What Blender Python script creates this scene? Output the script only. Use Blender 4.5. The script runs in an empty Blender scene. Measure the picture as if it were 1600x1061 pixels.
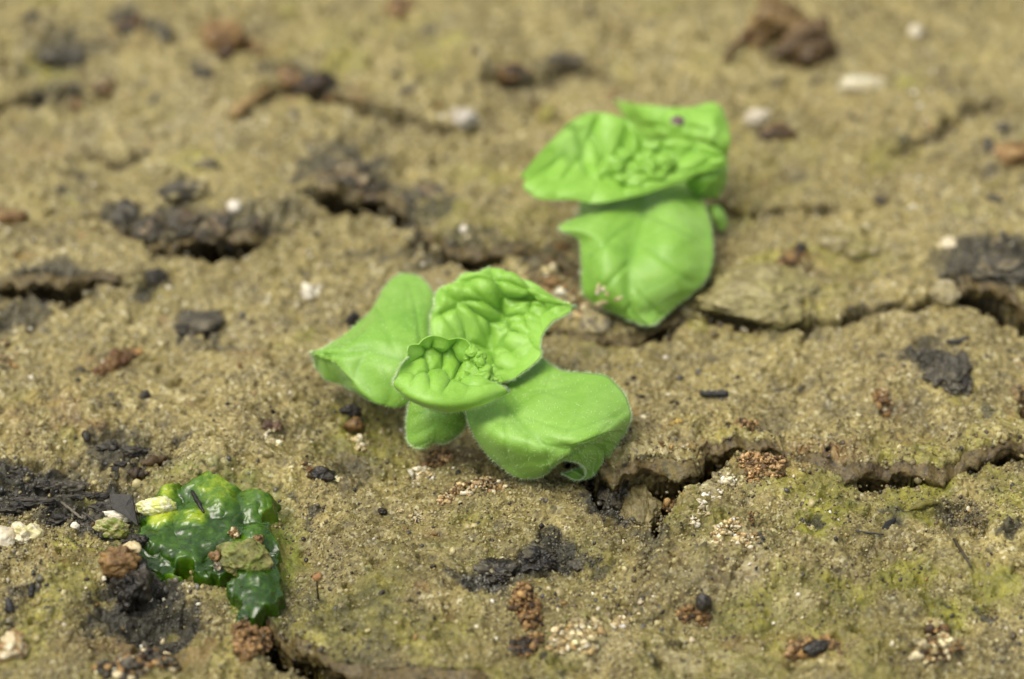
import bpy, math, random
import numpy as np
from mathutils import Vector, Matrix

# ---------------------------------------------------------------- camera, light, exposure
# One Blender unit is one centimetre: the picture is a macro photograph about 8 cm wide.
S = bpy.context.scene
S.unit_settings.system = 'METRIC'
S.unit_settings.scale_length = 0.01
random.seed(7)
COL = S.collection
PITCH = math.radians(40.0)
DIST = 20.0
LENS = 90.0
cam_d = bpy.data.cameras.new('camera')
cam = bpy.data.objects.new('camera', cam_d)
COL.objects.link(cam)
CAM = np.array([0.0, -DIST * math.cos(PITCH), DIST * math.sin(PITCH)])
cam.location = CAM
cam.rotation_euler = (math.radians(90) - PITCH, 0, 0)
cam_d.lens = LENS
cam_d.sensor_width = 36.0
cam_d.clip_start = 0.1
cam_d.clip_end = 2000.0
cam_d.dof.use_dof = True
cam_d.dof.focus_distance = 18.4
cam_d.dof.aperture_fstop = 0.185
cam_d.dof.aperture_blades = 9
S.camera = cam

SUN_EL, SUN_AZ = math.radians(68), math.radians(-105)      # azimuth measured from +Y towards +X
world = bpy.data.worlds.new('World')
S.world = world
world.use_nodes = True
wn = world.node_tree
wn.nodes.clear()
sky = wn.nodes.new('ShaderNodeTexSky')
sky.sky_type = 'NISHITA'
sky.sun_disc = False
sky.sun_elevation = SUN_EL
sky.sun_rotation = SUN_AZ
sky.air_density = 1.0
sky.dust_density = 5.0
sky.ozone_density = 0.6
bg = wn.nodes.new('ShaderNodeBackground')
bg.inputs['Strength'].default_value = 0.135
wo = wn.nodes.new('ShaderNodeOutputWorld')
hs = wn.nodes.new('ShaderNodeHueSaturation')      # thin high cloud: the sky is greyer than clear air
hs.inputs['Saturation'].default_value = 0.30
wn.links.new(sky.outputs[0], hs.inputs['Color'])
wn.links.new(hs.outputs[0], bg.inputs[0])
wn.links.new(bg.outputs[0], wo.inputs[0])
sun_d = bpy.data.lights.new('sun', 'SUN')
sun_d.energy = 1.5
sun_d.angle = math.radians(32)
sun_d.color = (1.0, 0.91, 0.74)
sun = bpy.data.objects.new('sun', sun_d)
COL.objects.link(sun)
to_sun = Vector((math.sin(SUN_AZ) * math.cos(SUN_EL), math.cos(SUN_AZ) * math.cos(SUN_EL), math.sin(SUN_EL)))
sun.rotation_euler = to_sun.to_track_quat('Z', 'Y').to_euler()
S.view_settings.view_transform = 'Standard'
S.view_settings.look = 'None'
S.view_settings.exposure = 0.55
S.view_settings.gamma = 1.0
S.view_settings.use_curve_mapping = False

# ---------------------------------------------------------------- picking points of the place by pixel of the photo
FW = np.array([0.0, math.cos(PITCH), -math.sin(PITCH)])
UP = np.array([0.0, math.sin(PITCH), math.cos(PITCH)])
def at(px, py, z=0.0):
    px = np.asarray(px, float); py = np.asarray(py, float); z = np.asarray(z, float)
    k = 36.0 / LENS / 1600.0
    a = (px - 800) * k; b = (530.5 - py) * k
    dx = a; dy = FW[1] + b * UP[1]; dz = FW[2] + b * UP[2]
    t = (z - CAM[2]) / dz
    return np.stack([CAM[0] + dx * t, CAM[1] + dy * t, z + 0 * t], -1)
def pxscale(px, py):
    "centimetres along the ground per photo pixel, across and in depth"
    p, q, r = at(px, py), at(px + 1, py), at(px, py - 1)
    return abs(q[0] - p[0]), abs(r[1] - p[1])

# ---------------------------------------------------------------- noise
RNG = np.random.default_rng(11)
TAB = RNG.random((512, 512)).astype(np.float32)
def vn(x, y, seed=0):
    x = x + seed * 17.37 + 1000; y = y + seed * 31.71 + 1000
    xi = np.floor(x).astype(np.int64); yi = np.floor(y).astype(np.int64)
    fx = (x - xi); fy = (y - yi)
    fx = fx * fx * (3 - 2 * fx); fy = fy * fy * (3 - 2 * fy)
    x0 = xi & 511; x1 = (xi + 1) & 511; y0 = yi & 511; y1 = (yi + 1) & 511
    a = TAB[y0, x0] * (1 - fx) + TAB[y0, x1] * fx
    b = TAB[y1, x0] * (1 - fx) + TAB[y1, x1] * fx
    return (a * (1 - fy) + b * fy) * 2 - 1
def fbm(x, y, s, o=3, seed=0, r=0.5):
    t = 0; a = 1.0
    for i in range(o):
        c, sn = math.cos(i * 1.1 + .3), math.sin(i * 1.1 + .3)
        t = t + a * vn((x * c - y * sn) / s, (x * sn + y * c) / s, seed + i * 3)
        a *= r; s *= 0.5
    return t
T3 = RNG.random((64, 64, 64)).astype(np.float32)
def vn3(x, y, z):
    x = x + 500.; y = y + 500.; z = z + 500.
    xi = np.floor(x).astype(np.int64); yi = np.floor(y).astype(np.int64); zi = np.floor(z).astype(np.int64)
    fx, fy, fz = x - xi, y - yi, z - zi
    fx = fx * fx * (3 - 2 * fx); fy = fy * fy * (3 - 2 * fy); fz = fz * fz * (3 - 2 * fz)
    r = 0
    for i in (0, 1):
        for j in (0, 1):
            for k in (0, 1):
                r = r + T3[(xi + i) & 63, (yi + j) & 63, (zi + k) & 63] * (fx if i else 1 - fx) * (fy if j else 1 - fy) * (fz if k else 1 - fz)
    return r * 2 - 1
def fbm3(x, y, z, s, o=3, seed=0, r=.5):
    t = 0; a = 1.
    for i in range(o):
        t = t + a * vn3(x / s + seed * 3.7 + i * 11, y / s + seed * 1.3, z / s - seed * 2.1 + i * 5)
        a *= r; s *= .5
    return t
def sst(e0, e1, x):
    t = np.clip((x - e0) / (e1 - e0), 0, 1)
    return t * t * (3 - 2 * t)

# ---------------------------------------------------------------- what the ground is made of (photo pixels)
# cracks: [(px, py, half width px)], depth cm, lip height on the far side, overhang, near edge rise
CRACKS = [
 ([(165,350,4),(195,366,9),(250,381,13),(300,374,10),(360,377,14),(405,370,8),(432,362,3)], .5, .08, .12, .02),
 ([(500,318,4),(545,324,11),(590,318,13),(612,325,9),(630,350,10),(655,378,12),(700,392,10),(742,403,14),(790,390,9),(830,392,8),(870,402,10),(905,435,7)], .55, .07, .08, .03),
 ([(-60,440,6),(0,448,7),(60,440,12),(100,450,13),(150,434,8),(185,440,2)], .35, .06, .04, .02),
 ([(880,690,2),(925,735,6),(955,770,10),(985,800,13),(1012,822,11),(1014,848,4)], .95, .03, .0, .0),
 ([(1012,815,11),(1035,785,8),(1052,766,7),(1088,758,9),(1120,748,6)], .8, .02, .04, .0),
 ([(940,742,6),(985,740,9),(1030,742,9),(1075,748,8),(1115,735,8),(1132,704,10),(1160,692,9),(1200,702,8),(1240,718,9),(1300,732,8),(1360,740,9),(1420,742,12),(1460,738,9),(1500,720,6),(1560,716,4),(1680,712,4)], .75, .14, .13, .0),
 ([(1090,478,5),(1140,490,9),(1200,500,7),(1250,508,6),(1310,506,7),(1345,494,11),(1385,484,6),(1425,480,9),(1450,465,3)], .25, .10, .06, .02),
 ([(1495,440,5),(1520,462,10),(1550,474,12),(1580,490,11),(1610,510,12),(1680,530,10)], .8, .10, .08, .0),
 ([(1385,246,2),(1430,232,4),(1475,210,5),(1530,180,5),(1560,172,2)], .12, .03, .02, .0),
 ([(412,958,6),(440,985,5),(468,1010,11),(495,1034,14),(540,1050,12),(600,1054,9),(680,1052,7),(760,1064,5)], 1.1, .05, .04, .02),
 ([(890,504,5),(930,514,9),(985,512,10),(1040,507,9),(1060,490,5)], .3, .06, .05, .0),
 ([(1110,318,3),(1140,314,7),(1175,322,5),(1230,318,2),(1300,324,2)], .18, .05, .04, .0),
 ([(-60,180,6),(0,172,6),(50,160,6),(90,150,5),(120,150,2)], .2, .05, .04, .0),
 ([(420,140,2),(470,148,6),(520,158,6),(570,172,5),(620,186,4),(690,206,3)], .12, .07, .04, .0),
 ([(755,128,2),(790,130,5),(830,130,3),(880,104,3),(920,102,2)], .1, .04, .02, .0),
 ([(1592,620,4),(1604,650,10),(1640,660,8)], .3, .05, .04, .0),
 ([(150,250,2),(180,260,5),(215,248,2)], .08, .02, .02, .0),
 ([(840,505,3),(870,500,6),(905,512,4)], .25, .04, .05, .0),
 ([(1500,790,2),(1512,820,4),(1530,850,4)], .10, .0, .0, .0),
 ([(1000,868,2),(985,885,2),(1000,905,2)], .06, .0, .0, .0),
]
# blobs: (px, py, rx, ry, value)
DARK = [(60,755,100,40,1),(150,800,90,34,1),(10,790,50,40,1),(195,775,35,40,1),(180,700,55,24,.9),(150,690,30,18,.8),(225,715,40,20,.7),
 (770,895,40,35,1),(840,875,48,32,1),(730,890,25,20,.8),(905,882,22,14,.8),(955,775,32,46,1),(940,748,30,22,.9),
 (1475,582,44,40,1),(1400,640,50,24,.5),(1210,650,30,20,.5),(315,505,42,22,.9),(345,522,30,12,.7),(300,352,140,22,.75),(190,350,34,24,.9),(540,272,66,34,.85),
 (650,318,50,36,.8),(590,300,60,24,.75),(1560,425,70,44,.95),(1500,412,24,26,.7),(100,88,62,32,.75),(70,150,44,12,1),(205,40,24,18,.9),(258,55,12,16,.9),
 (20,480,70,44,.8),(60,440,80,24,.9),(245,436,26,16,.9),(205,950,62,80,1),(265,975,45,44,1),(215,880,50,46,.9),(20,960,20,34,.7),(48,925,8,26,.9),
 (540,950,70,50,.45),(850,400,50,22,.7),(740,388,60,20,.5),(290,300,44,18,.6),(1400,828,30,14,.8),(1505,810,26,40,.7),(460,960,40,60,.6),(550,1000,60,40,.4),
 (1200,200,40,20,.6),(320,118,14,12,.9),(440,112,30,12,.7),(490,140,40,12,.8),(640,145,14,8,.8),(870,100,34,8,.5),(700,405,60,16,.7),(1250,520,60,14,.4),(1545,225,14,10,.7),
 (620,1030,60,30,.4),(1000,850,22,26,.6),(1470,1000,50,30,.4),(560,725,40,18,.5),(585,388,60,8,.6),(1545,290,12,7,.8),(540,500,20,16,.4),(1040,498,40,16,.8),(720,380,60,12,.6),
 (1330,640,40,20,.35),(800,120,40,9,.7),(60,370,60,20,.35),(470,350,40,16,.5)]
MOSS = [(1350,860,230,120,.9),(1520,960,150,120,.9),(1250,840,70,30,1),(1180,960,80,40,.7),(1400,760,120,24,.9),(1290,800,130,50,.7),(1560,780,90,70,.6),(1420,790,90,40,.8),(1440,900,90,60,.8),(480,840,56,90,.8),(700,850,80,60,.6),(860,890,90,50,.55),(560,660,90,50,.7),
 (600,720,60,30,.6),(440,510,50,34,.7),(1190,440,110,70,.6),(740,320,90,60,.65),(1180,330,90,26,.5),(1300,400,120,40,.4),(520,700,60,60,.5),(330,270,60,40,.5),(570,110,130,60,.45),(1010,60,120,60,.45),
 (150,1000,130,60,.5),(600,960,160,60,.5),(1070,770,60,30,.7),(350,930,80,40,.6),(200,900,160,80,.35),(1000,720,60,30,.4),(1150,660,60,26,.4),(1200,260,120,80,.3),(1480,700,140,20,.5),(60,1040,90,40,.5),
 (760,800,60,30,.6),(1040,800,30,40,.8),(120,860,40,16,.9),(230,205,60,40,.3),(900,760,70,20,.5),(1350,980,80,50,.5),(30,640,60,30,.3),(700,980,420,130,.5),(1250,1000,420,120,.5),(150,960,220,120,.5),(560,860,200,90,.4),(1100,740,120,40,.35),(1560,640,80,60,.3)]
RUST = [(1200,735,60,30,.7),(1140,715,30,14,.9),(1250,706,110,12,.8),(1070,750,70,10,.9),(1380,690,170,12,.35),(1100,690,40,10,.5),(560,300,44,10,.8),(290,352,60,9,.7),(1150,880,50,40,.4),(860,430,40,26,.7),
 (20,340,40,16,.7),(80,650,80,40,.3),(330,1020,70,30,.6),(210,1020,90,30,.6),(1060,915,60,40,.3),(1240,420,44,26,.7),(380,80,60,20,.5),(500,150,70,16,.8),(1250,1010,70,30,.5),(1590,640,20,30,.9),(305,632,22,12,.6),
 (470,790,40,20,.2),(100,860,90,34,.4),(60,250,60,20,.3),(1580,250,30,20,.5),(1390,620,20,36,.7),(200,75,40,20,.4),(390,540,30,14,.4),(130,560,40,20,.2),(660,690,40,20,.4),(1200,60,60,30,.2),(1060,540,26,12,.3)]
PALE = [(1105,905,36,22,.9),(1095,870,26,26,.9),(1180,905,30,16,.8),(1110,1012,34,16,.8),(1250,950,30,16,.6),(1380,850,26,12,.6),(1060,760,60,22,.5),(1300,930,20,10,.7),(1030,720,70,12,.5),(1120,800,60,40,.6),(920,990,60,34,.7),(1130,840,50,40,.4),(1100,920,50,40,.6),(1190,940,60,40,.4),(1070,700,40,20,.3),(1110,1020,60,30,.5),(480,456,24,18,.9),(650,480,90,60,.2),(200,200,200,80,.15),
 (300,450,200,60,.15),(1340,560,180,60,.1)]
BUMPS = [(1200,840,230,110,.16),(1010,780,46,36,-.22),(1480,920,200,110,.06),(420,800,90,60,-.03),(1500,560,150,60,.07),(650,930,190,80,.08),(300,330,170,30,.08),(560,295,60,28,.10),(1195,435,100,46,.12),
 (1560,425,80,46,.10),(120,60,160,50,.05),(110,915,90,60,.06),(205,950,56,70,-.16),(262,982,44,36,-.22),(200,890,36,34,.10),(960,690,70,40,.03),(1160,690,50,18,.04),(1180,735,70,24,.06),
 (640,350,60,30,-.03),(760,340,90,44,.06),(180,620,240,60,.04),(700,690,120,40,-.05),(470,690,80,20,-.02),(1400,290,200,80,.06),(840,880,50,30,-.06),(770,895,40,30,-.06),(355,840,120,80,-.08),
 (80,790,140,44,-.05),(1500,830,20,40,-.05),(305,634,26,14,-.06),(1400,230,140,30,.03),(520,940,60,44,-.03),(905,515,40,20,.02),(1415,630,50,26,-.03),(1475,582,40,34,.03),(310,505,40,20,.03)]
PITS = [(288,893,9,9,-.25),(305,634,12,6,-.05),(1056,628,4,4,-.06),(1450,600,8,5,-.06),(425,690,9,5,-.04),(410,760,12,5,-.03),(60,760,12,7,-.1),(130,785,16,8,-.1),(45,723,14,8,-.08),(1490,850,6,20,-.06),(655,640,12,10,-.1),(895,740,30,8,-.06)]

DAMP = [(800,1010,1100,250,.8),(1350,900,420,180,.35),(200,1000,380,180,.6),(620,700,240,60,.7),(1000,520,150,40,.5),(60,780,200,80,.6),(640,340,300,60,.3),(560,640,80,40,.6)]
ALG = [(330,800,100,46,1),(290,850,80,40,1),(395,855,46,56,1),(395,925,32,30,1)]
rs_ = random.Random(5)
for _k in range(170):      # small dark and rusty flecks strewn over the crust
    DARK.append((rs_.uniform(-20, 1620), rs_.uniform(0, 1060), rs_.uniform(4, 15), rs_.uniform(3, 9), rs_.uniform(.6, 1)))
for _k in range(60):
    RUST.append((rs_.uniform(-20, 1620), rs_.uniform(0, 1060), rs_.uniform(6, 22), rs_.uniform(4, 12), rs_.uniform(.5, .9)))
for _k in range(70):
    MOSS.append((rs_.uniform(-20, 1620), rs_.uniform(0, 1060), rs_.uniform(15, 50), rs_.uniform(8, 24), rs_.uniform(.4, .8)))
def prep(lst):
    out = []
    for px, py, rx, ry, v in lst:
        c = at(px, py); sx, sy = pxscale(px, py)
        out.append((c[0], c[1], rx * sx, ry * sy, v))
    return out
DARK, MOSS, RUST, PALE, BUMPS, PITS, ALG, DAMP = map(prep, (DARK, MOSS, RUST, PALE, BUMPS, PITS, ALG, DAMP))

def blobs(x, y, lst, hard, mx=True):
    out = np.zeros_like(x)
    order = np.argsort(y); ys_ = y[order]
    for cx, cy, rx, ry, v in lst:
        i0, i1 = np.searchsorted(ys_, (cy - ry * 1.7, cy + ry * 1.7))
        if i1 <= i0: continue
        m = order[i0:i1]
        m = m[np.abs(x[m] - cx) < rx * 1.7]
        if not len(m): continue
        d = np.sqrt(((x[m] - cx) / rx) ** 2 + ((y[m] - cy) / ry) ** 2)
        k = v * sst(1 + hard, 1 - hard, d)
        out[m] = np.maximum(out[m], k) if mx else out[m] + k
    return out

CR = []
for pts, dep, lip, ov, near in CRACKS:
    q = []
    for px, py, w in pts:
        c = at(px, py); sx, sy = pxscale(px, py)
        q.append((c[0], c[1], w * (sx + sy) * .5))
    CR.append((np.array(q), dep, lip, ov, near))

def ground(x, y):
    """height, overhang shift and colour masks of the ground for flat arrays of points"""
    x = np.asarray(x, float); y = np.asarray(y, float)
    n1 = fbm(x, y, .45, 3, 1); n2 = fbm(x, y, .45, 3, 40)
    wx = x + n1 * .07; wy = y + n2 * .05
    fx = fbm(x, y, .07, 2, 20); fy = fbm(x, y, .07, 2, 27)
    bx = wx + fx * .014; by = wy + fy * .016
    dark = blobs(x + n1 * .12 + fx * .06, y + n2 * .12 + fy * .05, DARK, .35)
    dark = dark * sst(-.75, .15, fbm(x, y, .12, 3, 77) + dark * .9 - .35)
    moss = blobs(bx, by, MOSS, .6) * sst(-.3, .6, fbm(x, y, .35, 4, 90))
    rust = blobs(bx, by, RUST, .6) * sst(-.2, .5, fbm(x, y, .16, 3, 120))
    pale = blobs(bx, by, PALE, .6) * sst(-.3, .5, fbm(x, y, .2, 3, 150))
    z = .09 * fbm(x, y, 2.2, 2, 200) + .085 * fbm(x, y, .95, 2, 210)
    rg_ = .45 + .85 * sst(-.5, .6, fbm(x, y, 1.1, 2, 215))
    bil = (.5 - np.abs(fbm(x, y * 1.15, .26, 2, 220)))
    z = z + .070 * bil * (.6 + .4 * rg_) + .027 * rg_ * (.5 - np.abs(fbm(x, y, .11, 2, 230)))
    z = z + .0120 * rg_ * fbm(x, y, .045, 3, 240, .6) + blobs(wx, wy, BUMPS, .75, False)
    hole = blobs(bx, by, PITS, .4, False)
    z = z + hole
    p = fbm(x, y, .11, 2, 260)
    pit = sst(.62, 1.0, p)
    z = z - .05 * pit
    z = z + dark * (.045 * fbm(x, y, .09, 3, 300, .65) - .012)
    af = blobs(wx, wy, ALG, .3)
    z = z * (1 - af) + af * (-.07)
    dyv = np.zeros_like(x); depth = np.zeros_like(x)
    step = np.zeros_like(x); wall = np.zeros_like(x)
    for q, dep, lip, ov, near in CR:
        x0, x1 = q[:, 0].min() - 1.0, q[:, 0].max() + 1.0
        y0, y1 = q[:, 1].min() - 1.0, q[:, 1].max() + 1.0
        m = np.nonzero((x > x0) & (x < x1) & (y > y0) & (y < y1))[0]
        if len(m) == 0: continue
        X = bx[m]; Y = by[m]
        best = np.full(len(m), 1e9); W = np.zeros(len(m)); SG = np.ones(len(m)); ENDF = np.ones(len(m))
        nseg = len(q) - 1
        for i in range(nseg):
            a = q[i]; b = q[i + 1]
            ex, ey = b[0] - a[0], b[1] - a[1]
            L2 = ex * ex + ey * ey
            tt = ((X - a[0]) * ex + (Y - a[1]) * ey) / L2
            t = np.clip(tt, 0, 1)
            ddx = X - a[0] - t * ex; ddy = Y - a[1] - t * ey
            d = np.sqrt(ddx * ddx + ddy * ddy)
            k = d < best
            best = np.where(k, d, best); W = np.where(k, a[2] * (1 - t) + b[2] * t, W)
            SG = np.where(k, np.sign(ddy if abs(ex) >= abs(ey) * .5 else ddx * np.sign(-ey * 1.0) ), SG)
            endd = np.maximum(np.where(tt < 0, -tt, 0) if i == 0 else 0, np.where(tt > 1, tt - 1, 0) if i == nseg - 1 else 0) * math.sqrt(L2)
            ENDF = np.where(k, np.exp(-(endd / .15) ** 2), ENDF)
        wj = (W * 1.25 + .034) * (1 + .45 * n1[m] + .3 * fx[m])
        inside = sst(.012, -.05, best - wj)
        inside = inside * (1 - .35 * sst(.2, .8, vn(x[m] / .06, y[m] / .04, 55)) * (inside < .98))
        depth[m] = np.maximum(depth[m], dep * inside * np.clip(.65 + W / .05 * .35, 0, 1.15) * ENDF)
        s = np.where(SG > 0, best - wj, 1e3)
        prof = np.exp(-(np.clip(s, 0, None) / .38) ** 1.5)
        prof = np.where(s < 0, 0, prof)
        # rounded lip: drops right at the edge
        rnd = 1 - .45 * np.exp(-np.clip(s, 0, None) / .03)
        step[m] = np.maximum(step[m], lip * prof * rnd * ENDF)
        dyv[m] = np.maximum(dyv[m], ov * np.exp(-(np.clip(s, 0, None) / .3)) * (s > -.012) * ENDF * (SG > 0) * (1 + .5 * fx[m]))
        s2 = np.where(SG < 0, best - wj, 1e3)
        z[m] = z[m] + near * np.exp(-(np.clip(s2, 0, None) / .2) ** 2) * (s2 > 0) * ENDF
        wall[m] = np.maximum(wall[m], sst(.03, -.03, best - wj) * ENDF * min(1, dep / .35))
    z = z + step - depth * (1 + .25 * fbm(x, y, .12, 2, 400))
    rough = np.maximum(wall, 0)
    dxv = np.zeros_like(x); k = np.nonzero(rough > .01)[0]
    if len(k):
        dyv[k] = dyv[k] + rough[k] * (.020 * fbm3(x[k], y[k], z[k], .11, 3, 3))
        dxv[k] = rough[k] * .05 * fbm3(x[k], y[k], z[k], .13, 2, 9)
    far = sst(25, 9, np.sqrt(x * x + y * y))
    z = z * far + (1 - far) * 0
    return z, dyv * far, dark, moss, rust, pale, wall, dxv * far
def gz(x, y):
    return float(ground(np.array([x]), np.array([y]))[0][0])
def gp(px, py):
    "point of the ground seen at a photo pixel"
    z = 0.0
    for i in range(5):
        p = at(px, py, z)
        z = .5 * z + .5 * max(gz(p[0], p[1]), -.12)
    return at(px, py, z)

# ---------------------------------------------------------------- node helpers
def new_mat(name):
    m = bpy.data.materials.new(name); m.use_nodes = True
    nt = m.node_tree; nt.nodes.clear()
    out = nt.nodes.new('ShaderNodeOutputMaterial')
    b = nt.nodes.new('ShaderNodeBsdfPrincipled')
    nt.links.new(b.outputs[0], out.inputs[0])
    return m, nt, b, out
def nd(nt, t, **kw):
    n = nt.nodes.new(t)
    for k, v in kw.items():
        if k in n.inputs: n.inputs[k].default_value = v
        else: setattr(n, k, v)
    return n
def noise(nt, scale, detail=3, rough=.6, vec=None, dist=0):
    n = nd(nt, 'ShaderNodeTexNoise', Scale=scale, Detail=detail, Roughness=rough, Distortion=dist)
    if vec is not None: nt.links.new(vec, n.inputs['Vector'])
    return n.outputs[0]
def ramp(nt, fac, stops, interp='LINEAR'):
    r = nt.nodes.new('ShaderNodeValToRGB'); r.color_ramp.interpolation = interp
    e = r.color_ramp.elements
    while len(e) < len(stops): e.new(.5)
    for i, (p, c) in enumerate(stops):
        e[i].position = p; e[i].color = (*c, 1) if len(c) == 3 else c
    nt.links.new(fac, r.inputs[0]); return r.outputs[0]
def mix(nt, fac, a, b, mode='MIX'):
    m = nt.nodes.new('ShaderNodeMix'); m.data_type = 'RGBA'; m.blend_type = mode
    for s, v in ((m.inputs[0], fac), (m.inputs[6], a), (m.inputs[7], b)):
        if hasattr(v, 'is_output'): nt.links.new(v, s)
        elif isinstance(v, tuple): s.default_value = (*v, 1)
        else: s.default_value = v
    return m.outputs[2]
def math_(nt, op, a, b=0.0, clamp=False):
    m = nt.nodes.new('ShaderNodeMath'); m.operation = op; m.use_clamp = clamp
    for s, v in ((m.inputs[0], a), (m.inputs[1], b)):
        if hasattr(v, 'is_output'): nt.links.new(v, s)
        else: s.default_value = v
    return m.outputs[0]
def coords(nt):
    return nt.nodes.new('ShaderNodeTexCoord').outputs['Object']
def bump(nt, h, strength, dist, prev=None):
    b = nd(nt, 'ShaderNodeBump', Strength=strength, Distance=dist)
    nt.links.new(h, b.inputs['Height'])
    if prev is not None: nt.links.new(prev, b.inputs['Normal'])
    return b.outputs[0]

# ---------------------------------------------------------------- mesh helpers
def mesh(name, v, f, mat=None, attrs=None, smooth=True):
    me = bpy.data.meshes.new(name)
    v = np.asarray(v, np.float32)
    f = np.asarray(f, np.int32)
    me.vertices.add(len(v)); me.vertices.foreach_set('co', v.ravel())
    k = f.shape[1]
    me.loops.add(f.size); me.loops.foreach_set('vertex_index', f.ravel())
    me.polygons.add(len(f)); me.polygons.foreach_set('loop_start', np.arange(0, f.size, k, dtype=np.int32))
    me.polygons.foreach_set('loop_total', np.full(len(f), k, np.int32))
    me.update(calc_edges=True); me.validate()
    if smooth: me.polygons.foreach_set('use_smooth', np.ones(len(me.polygons), bool))
    if mat: me.materials.append(mat)
    for an, (typ, arr) in (attrs or {}).items():
        a = me.attributes.new(an, typ, 'POINT')
        a.data.foreach_set('color' if typ == 'FLOAT_COLOR' else 'value', np.asarray(arr, np.float32).ravel())
    return me
def obj(name, me, parent=None, loc=None):
    """link a mesh given in world coordinates; its origin goes to loc"""
    o = bpy.data.objects.new(name, me)
    COL.objects.link(o)
    if parent is not None:
        me.transform(Matrix.Translation(-Vector(parent.location)))
        o.parent = parent
    elif loc is not None:
        me.transform(Matrix.Translation(-Vector(loc))); o.location = loc
    return o
def tag(o, label, cat, group=None):
    o['label'] = label; o['category'] = cat
    if group: o['group'] = group
    return o
def grid_faces(nr, nc):
    i = np.arange(nr - 1)[:, None] * nc + np.arange(nc - 1)[None, :]
    i = i.ravel()
    return np.stack([i, i + 1, i + nc + 1, i + nc], 1)

# ================================================================ GROUND
def axis(a, b, n, warp=None, out=70.0, k=36):
    core = np.linspace(0, 1, n)
    if warp: core = (core + warp * core * core) / (1 + warp)
    core = a + (b - a) * core
    g = np.geomspace(.03, out, k)
    return np.concatenate([(a - g)[::-1], core, b + g])
gx = axis(-5.6, 5.6, 1180)
gy = axis(-4.7, 6.6, 960, .75)
NX, NY = len(gx), len(gy)
GXX, GYY = np.meshgrid(gx, gy)
fxx, fyy = GXX.ravel(), GYY.ravel()
Z, DY, dark, moss, rust, pale, wall, DX = ground(fxx, fyy)
V = np.stack([fxx + DX, fyy - DY, Z], 1)
cols = np.stack([dark, moss, rust, pale], 1)

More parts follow.
